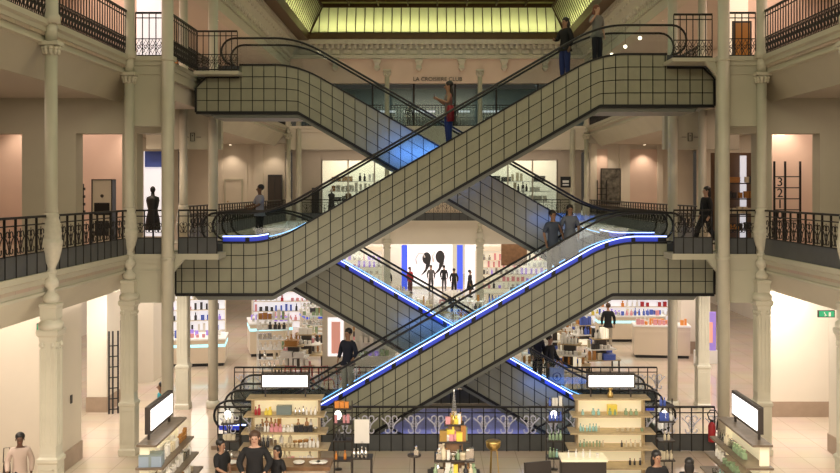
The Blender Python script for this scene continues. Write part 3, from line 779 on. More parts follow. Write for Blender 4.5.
person('man in a dark jacket and cream trousers walking on the right of the ground floor', (7.24,39.7,0), PI+.1, 1.9, 'light', 'brown', top=(.01,.011,.016), legs=(.42,.38,.32), la=((-.26,.02,1.14),(-.26,-.02,.9)))
person('person in a pale shirt and dark apron standing at the left first floor landing', (-5.55,28.0,Z1+.08), -1.0, 1.74, 'dark', 'black', hairlen=.1, top=(.30,.31,.40), legs=BLK, sleeve=1, la=((-.22,-.1,1.15),(-.12,-.32,1.1)), ra=((.22,-.1,1.15),(.12,-.3,1.05)))
person('woman in black with dark bobbed hair walking on the right first floor gallery', (7.75,27.3,Z1), -1.3, 1.76, 'light', 'black', hairlen=.24, top=BLK, legs=BLK, lf=WALKL, rf=WALKR)
# far shoppers
for x, y, c, l, lab, rz, kw in (
    (388,59.5,BLK,BLK,'far shopper in black at the foot of the far hall, leftmost',.4,{}),
    (410,60.5,(.35,.02,.03),(.12,.05,.06),'far shopper in a red top near the blue banner',.8,{}),
    (431,62.0,(.10,.10,.11),(.05,.05,.06),'far shopper in grey in front of the big black and white sign',.1,{}),
    (444,62.0,(.012,.012,.02),(.10,.10,.12),'far shopper in black with pale trousers before the sign',2.8,{}),
    (454,59.5,BLK,(.01,.012,.03),'far shopper in black standing right of the sign',3.0,{}),
    (470,58.3,(.03,.03,.04),BLK,'far shopper in dark clothes beside the white panel, rightmost',1.2,{'skirt':.5})):
    person(lab, ((x-430)*y/925-.4, y, 0), rz, 1.72, 'tan', 'black', top=c, legs=l, **kw)
# foreground people, seen from the gallery
person('woman in a pale pink blouse with a shoulder strap walking past the left column', (-9.0,19.4,0), .35, 1.66, 'dark', 'black', top=(.62,.50,.44), legs=BLK, sleeve=2, la=((-.26,.02,1.14),(-.24,-.15,.95)), lf=WALKL, rf=WALKR,
       items=(bag(-.27,.08,.82,.28,.14,.30,mat('dark_leather',(.03,.02,.018),.4),.30,label='dark shoulder bag of the woman in the pale blouse'),))
person('person in black with tied hair at the left end of the wooden counter', (-4.72,19.15,0), 1.0, 1.60, 'tan', 'black', top=BLK, legs=BLK, sleeve=1, la=((-.22,-.08,1.15),(-.12,-.3,1.05)))
person('saleswoman in a black v neck in the middle behind the wooden counter', (-4.0,19.0,0), .1, 1.80, 'light', 'brown', hairlen=.18, top=BLK, legs=BLK, sleeve=2, width=1.15, la=((-.27,-.02,1.14),(-.18,-.22,1.0)), ra=((.27,-.02,1.14),(.18,-.22,1.0)))
person('short person in black with dark hair right of the saleswoman', (-3.58,19.15,0), -.5, 1.46, 'tan', 'black', hairlen=.2, top=BLK, legs=BLK, sleeve=1)
person('woman in a black jacket over white with dark shoulder hair at the lower right', (4.02,18.0,0), .2, 1.68, 'tan', 'black', hairlen=.26, top=BLK, legs=BLK)
person('person in black seen from behind at the lower right, beside the woman in the jacket', (4.62,17.9,0), PI-.3, 1.58, 'tan', 'black', hairlen=.2, top=BLK, legs=BLK)
person('person in a turquoise top behind the left slanting kiosk', (-7.55,24.6,0), -1.2, 1.66, 'tan', 'black', top=(.02,.28,.36), legs=(.05,.06,.10), sleeve=1)

# ---------------------------------------------------------------- goods
def proto(kind, m, acc=None, sz=1.0):
    key = (kind, m, acc, sz)
    if key in MESHES: return MESHES[key]
    b = MB(); s = sz
    if kind == 'bottle': b.lathe([(.030*s,0),(.032*s,.01*s),(.032*s,.11*s),(.012*s,.135*s),(.012*s,.17*s),(.015*s,.171*s),(.015*s,.19*s)], n=10)
    elif kind == 'flask': b.sqlathe([(.032*s,0),(.036*s,.01*s),(.036*s,.09*s),(.012*s,.10*s),(.012*s,.115*s),(.020*s,.116*s),(.020*s,.15*s)])
    elif kind == 'jar': b.lathe([(.035*s,0),(.038*s,.01*s),(.038*s,.055*s),(.04*s,.056*s),(.04*s,.08*s),(.036*s,.085*s)], n=12)
    elif kind == 'box': b.cbox(0,0,0,.085*s,.07*s,.115*s).cbox(0,0,.115*s,.088*s,.073*s,.012*s)
    elif kind == 'tallbox': b.cbox(0,0,0,.06*s,.055*s,.17*s).cbox(0,0,.17*s,.063*s,.058*s,.01*s)
    elif kind == 'book': b.cbox(0,0,0,.035*s,.16*s,.21*s).box(-.013*s,.013*s,-.079*s,.082*s,.005*s,.206*s)
    elif kind == 'stack':
        for i in range(4): b.cbox(.004*(i%2)*s, 0, i*.028*s, .24*s, .2*s, .024*s)
    elif kind == 'tube': b.lathe([(.016*s,0),(.016*s,.03*s),(.018*s,.035*s),(.022*s,.12*s),(.024*s,.16*s)], n=8)
    MESHES[key] = b.mesh(kind, m)
    return MESHES[key]
NAMES = {'bottle':('bottle','bottle'),'flask':('perfume_flask','perfume flask'),'jar':('cream_jar','jar'),'box':('gift_box','box'),'tallbox':('tall_carton','carton'),'book':('book','book'),'stack':('folded_textiles','folded cloth'),'tube':('cream_tube','tube')}
CN = {'cardw':'white','cardc':'cream','cardk':'black','yellow':'yellow','orange':'orange','blue':'blue','rose':'pink','green':'green glass','teal':'aqua glass','amber':'amber','red':'red','silver':'silver','gold':'brass','creampanel':'cream','purple':'violet','pane':'clear'}
def good(kind, m, p, where, rz=0, sz=1.0):
    nm, cat = NAMES[kind]
    o = bpy.data.objects.new(nm, proto(kind, m, None, sz)); COL.objects.link(o); o.location = p; o.rotation_euler[2] = rz
    lab = f'{CN.get(m,m)} {nm.replace("_"," ")} {where}'
    return tag(o, lab, cat, f'{CN.get(m,m)} {cat} items {where}')
WD = {'bottle':.066,'flask':.075,'jar':.082,'box':.09,'tallbox':.065,'book':.04,'stack':.25,'tube':.05}
def row(kinds, cols, p, q, n, where, sz=1.0, jit=.15, skip=.08, rz=0):
    p = Vector(p); q = Vector(q); L = (q-p).length; d = (q-p).normalized(); st = L/max(1,n)
    run = 0; k = kinds[0]; c = cols[0]; s = 0
    while True:
        if run <= 0: k = random.choice(kinds); c = random.choice(cols); run = random.randint(1,5) if k != 'stack' else random.randint(1,2)
        run -= 1
        z_ = sz*random.choice((.9,1,1.1)); w = WD[k]*z_
        if s+w > L: break
        if random.random() > skip: good(k, c, p+d*(s+w/2), where, rz, z_)
        s += max(st*random.uniform(.85,1.15), w*1.06)
# ---------------------------------------------------------------- sales kiosks
def kiosk(label, loc, rz, w, levels, panel='creampanel'):
    t = empty('display_kiosk', label, 'display kiosk', loc, rz)
    MB().box(-w/2,w/2,.20,.26,.1,levels[-1]+.0).build('back_panel', panel, t)
    MB().box(-w/2-.02,w/2+.02,-.05,.30,0,.12).build('base', 'wood', t)
    for s in (-1,1): MB().box(s*w/2-.02,s*w/2+.02,.0,.26,.1,levels[-1]).build('side_panel', 'shelfwood', t)
    for i, z in enumerate(levels):
        ov = .10+.05*(len(levels)-1-i)
        MB().box(-w/2-ov,w/2+ov,-.22-.04*(len(levels)-1-i),.27,z,z+.035).build('shelf', 'shelfwood', t)
        MB().box(-w/2+.06,w/2-.06,.12,.17,z-.03,z-.002).build('shelf_lamp', 'warmstrip', t)
    sg = MB().box(-w*.36,w*.36,-.06,.06,levels[-1]+.24,levels[-1]+.58).build('sign_box', 'frame', t)
    MB().box(-w*.335,w*.335,-.072,-.055,levels[-1]+.28,levels[-1]+.54).build('sign_face', 'lightbox', sg)
    for s in (-1,1): MB().box(s*w*.3-.015,s*w*.3+.015,-.015,.015,levels[-1]+.03,levels[-1]+.25).build('sign_post', 'frame', t)
    return t
KL = (-3.76, 21.5); LV = (.38,.80,1.16,1.54,1.93)
kiosk('lit display kiosk with white sign behind the trio in black, cluttered shelves', (KL[0],KL[1],0), 0, 1.55, LV)
KR = (3.80, 21.5)
kiosk('lit display kiosk with white sign and sparse green bottles, right of the basement stairwell', (KR[0],KR[1],0), 0, 1.55, LV)
shelfname = {0:'lowest',1:'fourth',2:'third',3:'second',4:'top'}
for i, z in enumerate(LV):
    if i == 0: continue
    zz = z-.0
for i in range(4):
    z = LV[i]+.036; wl = f'on the {shelfname[i] if i else "lowest"} shelf of the kiosk behind the trio'
    wr = f'on the {shelfname[i] if i else "lowest"} shelf of the right frontal kiosk'
    if i == 3:
        row(['bottle','flask'],['yellow','red','orange'],(KL[0]-.7,KL[1]-.12,z),(KL[0]-.25,KL[1]-.12,z),6,wl,1.1)
        o = MB().cbox(0,0,0,.34,.16,.2).build('storage_box','shop_teal',None,(KL[0]-.02,KL[1]-.05,z)); tag(o,'grey blue box in the middle of the second shelf of the left frontal kiosk','box')
        row(['bottle','jar'],['cardw','silver','cardk'],(KL[0]+.22,KL[1]-.12,z),(KL[0]+.75,KL[1]-.12,z),6,wl,1.0)
        row(['jar','flask'],['teal','green','cardw'],(KR[0]-.7,KR[1]-.12,z),(KR[0]+.7,KR[1]-.12,z),11,wr,.9)
        o = MB().cbox(0,0,0,.22,.14,.22).build('gift_box','yellow',None,(KR[0]+.02,KR[1]-.05,z)); tag(o,'yellow green box in the middle of the right frontal kiosk','box')
        continue
    row(['bottle','jar','box','flask','tallbox'],['cardw','cardc','silver','cardw','cardk','rose'],(KL[0]-.85,KL[1]-.16,z),(KL[0]+.85,KL[1]-.16,z),20,wl,1.15,skip=.03)
    row(['bottle','jar','tallbox'],['cardw','cardc','amber'],(KL[0]-.7,KL[1]+.02,z),(KL[0]+.7,KL[1]+.02,z),16,wl,1.45,skip=.03)
    row(['bottle','tube'],['green','teal','cardc'],(KR[0]-.75,KR[1]-.12,z),(KR[0]-.15,KR[1]-.12,z),8,wr,.85,skip=.05)
    row(['bottle','jar'],['green','cardk','cardc'],(KR[0]+.1,KR[1]-.12,z),(KR[0]+.75,KR[1]-.12,z),6,wr,.85,skip=.2)
t = tag(MB().lathe([(.06,0),(.075,.04),(.06,.10),(.03,.13),(.05,.2),(.05,.22)],n=14).build('brass_ornament','gold',None,(KR[0]-.02,KR[1]-.05,LV[4]+.036)),'small brass ornament on the top shelf of the right frontal kiosk','ornament')
# wing shelves at the inner sides of the frontal kiosks
def wing(label, x, y, zs, w, where, cols):
    t = empty('side_rack', label, 'rack', (x,y,0))
    for z in zs: MB().box(-w/2,w/2,-.16,.16,z-.03,z).build('shelf', 'frame', t)
    for s in (-1,1): MB().box(s*w/2-.012,s*w/2+.012,.12,.15,0,zs[-1]+.12).build('upright', 'frame', t)
    for z in zs: row(['box','bottle','tallbox'],cols,(x-w/2+.03,y-.06,z),(x+w/2-.03,y-.06,z),4,where,1.1)
wing('narrow dark rack on the right side of the kiosk behind the trio', -2.44,21.6,(.5,.95,1.35,1.7),.42,'on the dark rack right of the left frontal kiosk',['cardw','rose','orange','cardk'])
wing('narrow dark rack on the left side of the right frontal kiosk', 2.52,21.6,(.55,.95,1.4,1.75),.38,'on the dark rack left of the right frontal kiosk',['cardw','blue','teal','green'])
wing('narrow rack on the left side of the kiosk behind the trio', -5.06,21.6,(.5,.95,1.35),.38,'on the rack left of the left frontal kiosk',['cardw','cardc','silver'])
wing('narrow rack on the right side of the right frontal kiosk', 5.10,21.6,(.5,.95,1.4,1.75),.38,'on the rack right of the right frontal kiosk',['cardc','amber','cardw','blue'])
# slanting kiosks seen end on
M['darkshelf'] = mat('grey_oak_board', (.16,.12,.085), .4, noise=.2, nscale=6)
def end_kiosk(sx, label, nm):
    X = 5.84*sx if sx < 0 else 5.97
    t = empty('display_kiosk', label, 'display kiosk', (X,18.6,0))
    def bx(a,c,y0,y1,z0,z1): return MB().box(min(-sx*a,-sx*c),max(-sx*a,-sx*c),y0,y1,z0,z1)   # a,c = distance towards the atrium axis
    bx(-.08,-.02,-1.0,1.0,.1,1.92).build('back_panel', 'creampanel', t)
    bx(-.1,.35,-1.05,1.05,0,.12).build('base', 'wood', t)
    for z, dep, ext in ((.42,.62,1.45),(.78,.55,1.35),(1.12,.48,1.25),(1.48,.40,1.15),(1.90,.26,1.1)):
        bx(-.12,dep,-ext,ext,z,z+.04).build('shelf', 'darkshelf', t)
        bx(.0,.05,-.95,.95,z-.03,z-.002).build('shelf_lamp', 'warmstrip', t)
    for s in (-1,1): bx(-.08,.1,s*1.0-.02,s*1.0+.02,.1,1.9).build('side_panel', 'creampanel', t)
    sg = bx(-.05,.05,-.80,.78,2.06,2.58).build('sign_box', 'frame', t)
    bx(.05,.062,-.74,.72,2.12,2.52).build('sign_face', 'lightbox', sg); bx(-.062,-.05,-.74,.72,2.12,2.52).build('sign_face', 'lightbox', sg)
    for s in (-1,1): bx(-.02,.02,s*.7-.02,s*.7+.02,1.94,2.08).build('sign_post', 'frame', t)
    cols = ['cardw','cardc','silver','cardw','cardw','amber'] if sx<0 else ['cardw','green','teal','cardc','pane']
    for i,(z,dep) in enumerate(((.46,.5),(.82,.44),(1.16,.38),(1.52,.3))):
        where = f'on the {("lowest","third","second","top")[i]} shelf of the {nm} slanting kiosk'
        row(['bottle','box','tallbox','flask','jar'] if sx<0 else ['bottle','jar','flask'],cols,(X-sx*(dep-.06),18.0 if i==3 else 17.4,z),(X-sx*(dep-.06),19.7,z),17 if sx<0 else 12,where,1.15,rz=PI/2)
        if sx<0: row(['box','tallbox','jar'],cols,(X-sx*(dep-.22),18.05,z),(X-sx*(dep-.22),19.7,z),14,where,1.3,rz=PI/2)
end_kiosk(-1, 'dark wooden kiosk on the left seen end on, with a slanting lit white sign', 'left')
end_kiosk(1, 'dark wooden kiosk on the right seen end on, with a slanting lit white sign', 'right')
t = empty('gift_box', 'grey blue ribboned gift box at the near end of the left slanting kiosk', 'box', (-5.72,17.68,1.52), .1)
MB().cbox(0,0,0,.42,.34,.2).build('body', mat('grey_blue_card',(.26,.33,.42),.5), t)
MB().cbox(0,0,.2,.43,.35,.02).cbox(0,0,.0,.05,.36,.225).cbox(0,0,.0,.44,.05,.225).build('ribbon', 'shop_teal', t)

# wooden counter before the left kiosk
t = empty('sales_counter', 'long walnut sales counter in front of the left frontal kiosk', 'counter', (-3.75,20.2,0))
MB().box(-1.25,1.2,-.35,.35,.74,.82).build('worktop', 'wood', t); MB().box(-1.15,1.1,-.28,.28,0,.74).build('body', 'counter', t)
for i, x in enumerate((-4.7,-3.25,-2.9,-2.75)):
    o = MB().lathe([(.05,0),(.11,.02),(.13,.05),(.12,.055)],n=14).build('white_dish','cardw',None,(x,20.1,.82)); tag(o,('white dish near the left end of the walnut counter','white dish near the middle of the walnut counter','white dish right of the middle of the walnut counter','white dish near the right end of the walnut counter')[i],'dish')
# small side table with framed board
t = empty('side_table', 'small dark side table carrying a white board', 'table', (-1.95,21.0,0))
MB().cbox(0,0,.70,.5,.4,.03).build('table_top', 'frame', t)
for sx in (-1,1):
    for sy in (-1,1): MB().cbox(sx*.22,sy*.17,0,.03,.03,.70).build('leg', 'frame', t)
MB().cbox(0,0,.25,.46,.36,.02).build('lower_shelf', 'frame', t)
t = empty('display_board', 'pale blank board standing on the small dark side table', 'board', (-1.95,21.05,.73))
MB().box(-.17,.17,-.01,.01,.28,.82).build('panel', 'cardw', t); MB().cbox(0,0,0,.2,.12,.02).cbox(0,0,.02,.02,.02,.3).build('stand', 'frame', t)
row(['bottle','jar','flask'],['cardw','silver','cardc'],(-2.15,20.87,.73),(-1.72,20.87,.73),5,'on the small dark side table',1.2)
# display case right of centre
t = empty('display_case', 'cream topped display case between the stairwell and the right frontal kiosk', 'display case', (2.95,20.3,0))
MB().cbox(0,0,0,.95,.5,.88).build('body', 'frame', t); MB().box(-.5,.5,-.28,.28,.88,.93).build('top', 'creampanel', t)
row(['jar','bottle'],['gold','cardw','cardc'],(2.6,20.2,.93),(3.3,20.2,.93),4,'on the cream topped display case',.9)
t = empty('armchair', 'dark brown low armchair in front of the stairwell, right of centre', 'armchair', (2.05,19.9,0), .3)
MB().cbox(0,0,.18,.62,.6,.22).build('seat', 'frame', t)
b = MB(); b.prism_x([(.22,.3),(.34,.3),(.40,.82),(.30,.84)],-.3,.3); b.build('backrest', 'frame', t)
for s in (-1,1): MB().cbox(s*.33,0,.12,.09,.6,.42).build('armrest', 'frame', t)
for sx in (-1,1):
    for sy in (-1,1): MB().cbox(sx*.28,sy*.25,0,.05,.05,.2).build('leg', 'wood', t)
# lamps on posts
for x, lab in ((-5.3,'left'),(-2.63,'second'),(2.6,'third'),(5.27,'right')):
    t = empty('globe_lamp', {'left':'glowing white globe lamp on a thin post, leftmost of four','second':'glowing white globe lamp right of the left frontal kiosk','third':'glowing white globe lamp left of the right frontal kiosk','right':'glowing white globe lamp on a thin post, rightmost of four'}[lab], 'lamp', (x,22.4,0))
    MB().lathe([(.10,0),(.10,.02),(.012,.03),(.012,1.24)],n=10).build('post', 'frame', t)
    MB().sphere((0,0,1.32),.085,.085,.11).build('globe', 'globe', t)

# central pyramid display with obelisk
PX = .12
t = empty('pyramid_display', 'tiered dark pedestal in the centre foreground with a pointed obelisk on top', 'display stand', (PX,20.0,0))
for z, w, h in ((0,1.3,.22),(.22,1.15,.38),(.62,1.0,.04),(.98,.86,.04),(1.36,.66,.04),(1.70,.42,.04)):
    MB().cbox(0,0,z,w,w*.8,h).build('tier', 'frame', t)
MB().sqlathe([(.26,.6),(.22,.98),(.18,1.3),(.12,1.7)]).build('core', 'wood', t)
MB().sqlathe([(.07,1.74),(.08,1.82),(.05,1.86),(.055,2.0),(.012,2.42),(.001,2.47)]).build('obelisk', 'silver', t)
tiers = ((.66,.47,'bottom'),(1.02,.40,'second'),(1.40,.30,'third'),(1.74,.19,'top'))
for z, r, nm in tiers:
    w = f'on the {nm} tier of the central pyramid display'; n = int(6+r*22)
    for i in range(n):
        u = -1+2*(i+.5)/n
        x = PX+u*(r-.04); y = 20.0-r*.8+.05+(.07 if i%2 else 0)
        good(random.choice(['bottle','box','flask','tallbox','jar','bottle']), random.choice(['cardw','cardc','amber','green','cardk','silver','silver','yellow','rose','gold','cardw','cardc']), (x,y,z), w, 0, random.choice((1.1,1.5,1.8)) if r > .25 else 1.2)
# hourglass brass stand right of the pyramid and little table left of it
t = empty('plant_stand', 'slim brass stand with a round bowl right of the central pyramid display', 'stand', (.98,20.2,0))
for k in range(3): MB().obox((.16*math.cos(k*2.1),.16*math.sin(k*2.1),0),(.08*math.cos(k*2.1),.08*math.sin(k*2.1),1.1),.02,.02).build('leg','gold',t)
MB().lathe([(.06,1.08),(.15,1.16),(.17,1.28),(.15,1.3)],n=16).build('bowl','gold',t)
t = empty('bottle_stand', 'slim dark stand with bottles left of the central pyramid display', 'stand', (-.74,20.0,0))
MB().lathe([(.14,0),(.14,.02),(.02,.04),(.02,1.0),(.15,1.02),(.15,1.05)],n=14).build('pedestal','frame',t)
row(['bottle','flask'],['silver','cardw'],(-.86,19.95,1.05),(-.62,19.95,1.05),3,'on the slim stand left of the central pyramid',1.3)
# fire extinguisher
t = empty('fire_extinguisher', 'red fire extinguisher with a black hose at the right ground floor railing end', 'fire extinguisher', (6.86,23.83,.27)); t.scale = (.85,.85,.85)
MB().lathe([(.03,.0),(.10,.02),(.11,.06),(.11,.50),(.08,.58),(.03,.62)],n=16).build('cylinder','red',t)
MB().cbox(0,0,.60,.10,.05,.08).build('valve','black',t)
MB().tube([(.03,-.05,.66),(-.10,-.08,.72),(-.16,-.1,.88),(-.08,-.1,1.0),(.08,-.1,1.0),(.16,-.1,.86),(.12,-.1,.4)],.018,6).build('hose','black',t)
# small white consoles near the edges
t = empty('console_counter', 'small white counter with a cup beside the left ornate column', 'counter', (-7.3,18.2,0))
MB().cbox(0,0,0,.5,.5,.80).build('body','white',t); MB().cbox(0,0,.80,.54,.54,.03).build('top','bwhite',t)
tag(MB().lathe([(.045,0),(.06,.13),(.062,.14)],n=12).build('paper_cup','shelfwood',None,(-7.4,18.1,.83)),'tan paper cup on the small white counter by the left column','cup')
t = empty('low_counter', 'pale low counter with lit jars at the lower right, before the right slanting kiosk', 'counter', (6.9,18.6,0))
MB().cbox(0,0,0,1.1,.5,.72).build('body','counter',t); MB().cbox(0,0,.72,1.2,.56,.04).build('top','shelfwood',t)
row(['jar','bottle','flask'],['green','cardw','pane','teal'],(6.4,18.45,.76),(7.4,18.45,.76),8,'on the pale low counter at the lower right',1.1)

# ladder racks
def ladder(label, loc, w, h, rz=0, nums=None):
    t = empty('ladder_rack', label, 'rack', loc, rz)
    for x in (-w/2, -w*.08, w/2): MB().box(x-.025,x+.025,-.025,.025,0,h).build('upright', 'black', t)
    for i in range(7): MB().box(-w/2,w/2,-.012,.012,h-.46-i*.32,h-.43-i*.32).build('rung', 'black', t)
    if nums:
        for i, ch in enumerate(nums):
            cu = bpy.data.curves.new('number', 'FONT'); cu.body = ch; cu.size = .36; cu.extrude = .012; cu.align_x = 'CENTER'
            o = bpy.data.objects.new('tmp', cu); COL.objects.link(o); bpy.context.view_layer.update()
            me = bpy.data.meshes.new_from_object(o.evaluated_get(bpy.context.evaluated_depsgraph_get())); bpy.data.objects.remove(o)
            me.materials.clear(); me.materials.append(M['black']); me.transform(Matrix.Rotation(PI/2, 4, 'X'))
            q = bpy.data.objects.new('number', me); COL.objects.link(q); q.parent = t; q.location = (-w*.29, -.02, h-.43-.32*(i+1)+.035)
    return t
ladder('black ladder rack with numbers 3 2 1 on the right first floor gallery', (9.95,26.8,Z1), .75, 2.5, 0, '3210')
ladder('tall black ladder rack against the white pillar on the left of the ground floor', (-9.98,28.0,0), .26, 2.5, .4)
ladder('small black rack on the far right first floor wall', (8.95,50.3,Z1), .5, 2.2)
# left gallery cabinet and signs
t = empty('screen_cabinet', 'pale cabinet with two black screens on the left first floor gallery', 'cabinet', (-9.85,26.8,Z1))
b = MB().box(-.28,.28,-.15,.15,0,1.95); b.build('body','white',t)
b = MB()
for x0,x1,z0,z1 in ((-.30,-.27,0,1.98),(.27,.30,0,1.98),(-.3,.3,1.95,1.98)): b.box(x0,x1,-.17,.16,z0,z1)
b.build('edge_frame','black',t)
MB().box(-.22,.22,-.17,-.15,.95,1.30).build('screen','black',t); MB().box(-.2,.2,-.17,-.15,.35,.78).build('screen','black',t); MB().sphere((0,-.15,1.5),.05,.02,.05).build('dial','frame',t)
t = empty('wall_phone_rack', 'black wall rack left of the screen cabinet', 'rack', (-10.5,26.8,Z1+.9))
MB().cbox(0,0,0,.12,.1,.95).build('body','black',t); b = MB()
for i in range(4): b.cbox(.08,-.02,.1+i*.22,.06,.08,.08)
b.build('hook','black',t)
t = empty('clothes_mannequin', 'dark dressed mannequin in the narrow doorway behind the left gallery', 'mannequin', (-8.85,28.2,Z1))
MB().lathe([(.18,0),(.18,.02),(.02,.04),(.02,.7)],n=12).build('stand','black',t)
MB().lathe([(.24,.45),(.2,.8),(.14,1.05),(.2,1.35),(.18,1.45),(.06,1.5),(.05,1.6)],n=16).build('dress','black',t); MB().sphere((0,0,1.68),.08,.09,.11).build('head','black',t)
tag(MB().box(-9.5,-8.7,29.4,29.45,Z1+.2,8.0).build('shop_window','shopwhite'),'bright white shop window behind the left plain column','window display')
tag(MB().box(-9.45,-8.75,29.35,29.40,7.5,8.0).build('screen','blue'),'dark blue screen above the mannequin in the left doorway','screen')
for x, z, w in ((-12.9,0,0),):
    pass
def wall_text(body, loc, size, rz=0, m='frame', label='', cat='sign', ext=.006):
    cu = bpy.data.curves.new('lettering', 'FONT'); cu.body = body; cu.size = size; cu.extrude = ext
    o = bpy.data.objects.new('tmp', cu); COL.objects.link(o); bpy.context.view_layer.update()
    me = bpy.data.meshes.new_from_object(o.evaluated_get(bpy.context.evaluated_depsgraph_get())); bpy.data.objects.remove(o)
    me.materials.clear(); me.materials.append(M[m]); me.transform(Matrix.Rotation(PI/2, 4, 'X'))
    q = bpy.data.objects.new('sign_lettering', me); COL.objects.link(q); q.location = loc; q.rotation_euler[2] = rz
    return tag(q, label, cat)
wall_text('LA CROISIERE CLUB', (-1.32,49.96,12.66), .30, m='black', label='dark lettered shop name on the far wall above the storefront')
# exit signs
for x, y, z, lab in ((-9.45,21.8,3.45,'green exit sign at the left edge of the ground floor'),(9.62,23.4,3.55,'green exit sign at the right edge below the gallery')):
    t = empty('exit_sign', lab, 'sign', (x,y,z)); MB().cbox(0,0,0,.42,.06,.18).build('housing','frame',t); MB().box(-.19,.19,-.04,-.028,.02,.16).build('face','exit',t)
    b = MB().sphere((-.06,-.045,.125),.014,.005,.014,8,5).obox((-.06,-.045,.11),(-.03,-.045,.07),.01,.018).obox((-.03,-.045,.07),(-.05,-.045,.03),.01,.014).obox((-.03,-.045,.07),(.0,-.045,.05),.01,.014).box(.05,.10,-.046,-.04,.03,.13)
    b.build('pictogram','cardw',t)
tag(MB().box(-9.19,-9.17,22.6,22.7,1.55,1.75).build('wall_switch','cardk'),'small black device on the left side wall of the ground floor','device')
tag(MB().box(9.9,9.96,23.3,23.42,2.0,2.4).build('wall_phone','cardk'),'small black box on the right wall below the exit sign','device')

for x, lab in ((-7.84,'small dark pictogram sign on the wall behind the left landing, second floor side'),(7.75,'small dark pictogram sign on the wall behind the right landing, second floor side')):
    t = empty('wall_sign', lab, 'sign', (x,28.98,8.3))
    b = MB()
    for a,c,z0,z1 in ((-.26,-.12,.12,.135),(.12,.26,.12,.135),(-.07,-.055,0,.26),(.055,.07,0,.26),(-.07,.07,.25,.26),(-.07,.07,0,.01)): b.box(a,c,-.015,.02,z0,z1)
    b.build('marking','frame',t); MB().sphere((0,-.0,.17),.02,.015,.02,8,5).build('figure','frame',t)
# ---------------------------------------------------------------- ground floor shops
def beauty_counter(label, loc, w, d, h, rz=0, goods=True, where='', strip='tealstrip', cols=('cardw','rose','silver','purple','blue')):
    t = empty('beauty_counter', label, 'counter', loc, rz)
    MB().cbox(0,0,.12,w,d,h-.12).build('body','counter',t); MB().cbox(0,0,0,w-.1,d-.1,.12).build('kick_base','black',t)
    MB().cbox(0,0,h-.26,w+.02,d+.02,.10).build('light_strip',strip,t)
    MB().cbox(0,0,h,w+.06,d+.06,.06).build('top','bwhite',t)
    if goods:
        R = Matrix.Rotation(rz,3,'Z')
        for r_ in (-.25,.1):
            a = Vector(loc)+R@Vector((-w/2+.1,d*r_,h+.06)); c = Vector(loc)+R@Vector((w/2-.1,d*r_,h+.06))
            row(['bottle','box','flask','tallbox','jar'],list(cols),a,c,int(w/.2),where,1.6,rz=rz)
beauty_counter('pale counter with aqua light strip between the left rear columns', (-9.6,36.2,0), 2.4, 1.6, 1.0, .15, where='on the pale counter between the left rear columns')
beauty_counter('large pale counter with aqua light strip right of the left rear plain column', (-7.1,38.6,0), 1.7, 1.9, 1.3, .25, where='on the large pale counter behind the left landing')
beauty_counter('long beige counter with a round emblem further behind on the left', (-5.0,42.8,0), 2.6, 1.4, 1.2, .35, where='on the long beige counter far left', strip='bluescreen')
beauty_counter('long plain beige counter right of the walking man', (9.0,37.7,0), 2.2, 1.0, 1.25, -.12, where='on the beige counter right of the walking man', strip='counter', cols=('orange','cardw','rose','red'))
beauty_counter('small white counter behind the beige counter at the right', (8.6,41.6,0), 3.0, .8, 1.1, 0, where='on the small white counter at the far right')
tag(MB().tube([(.16*math.cos(a),0,.16*math.sin(a)) for a in [2*PI*i/12 for i in range(12)]],.03,6,True).build('wall_emblem','bwhite',None,(-4.75,42.02,.55)),'round white emblem on the front of the far beige counter','emblem')
def shop_wall(label, loc, w, h, rz, nshelf, where, panel='shopwhite', cols=('cardw','rose','cardk','silver','purple'), dens=.16, sz=1.7):
    t = empty('wall_shelving', label, 'shelving', loc, rz)
    MB().box(-w/2,w/2,.2,.26,0,h).build('lit_back',panel,t)
    for s in (-1,1): MB().box(s*w/2-.03,s*w/2+.03,-.2,.26,0,h).build('side_panel','white',t)
    MB().box(-w/2,w/2,-.2,.26,h,h+.3).build('header','white',t)
    R = Matrix.Rotation(rz,3,'Z')
    for i in range(nshelf):
        z = .35+i*(h-.5)/nshelf
        MB().box(-w/2,w/2,-.18,.2,z-.03,z).build('shelf','white',t)
        a = Vector(loc)+R@Vector((-w/2+.1,0,z)); c = Vector(loc)+R@Vector((w/2-.1,0,z))
        row(['bottle','box','tallbox','flask','jar'],list(cols),a,c,int(w/dens/1.6),where,sz,rz=rz)
shop_wall('bright beauty shelving on the far left behind the counters', (-12.0,42.0,0), 4.5, 2.9, .2, 5, 'on the far left bright shelving', cols=('cardw','rose','purple','blue','cardk'))
shop_wall('bright shelving behind the left counters', (-7.3,45.5,0), 3.6, 2.9, .1, 5, 'on the bright shelving behind the left counters', cols=('cardw','rose','blue','cardk','red'))
shop_wall('bright white shelving at the far right behind the counters', (9.6,44.6,0), 5.2, 2.9, 0, 6, 'on the bright white shelving at the far right', cols=('cardw','rose','orange','red','cardw','yellow'))
shop_wall('warm shelving at the back of the far hall, left', (-6.5,60.5,0), 6.0, 2.8, 0, 5, 'on the warm shelving far left of the big sign', panel='shopwarm', dens=.2, sz=2.2)
shop_wall('warm shelving at the back of the far hall, right', (5.6,60.5,0), 6.0, 2.8, 0, 5, 'on the warm shelving far right of the big sign', panel='shopwarm', dens=.2, sz=2.2)
tag(MB().box(-9.1,-7.9,44.0,44.06,2.1,3.0).build('hanging_banner','bluescreen'),'bright blue hanging screen above the left counters','banner')
t = empty('poster_stand', 'violet and pink lit poster stand behind the right plain columns', 'poster', (10.4,36.2,0))
MB().cbox(0,0,0,.9,.25,.5).build('base','bwhite',t); MB().cbox(0,0,.5,.75,.1,1.5).build('panel','purple',t); MB().box(-.25,.25,-.06,-.05,.8,1.6).build('picture','poster',t)
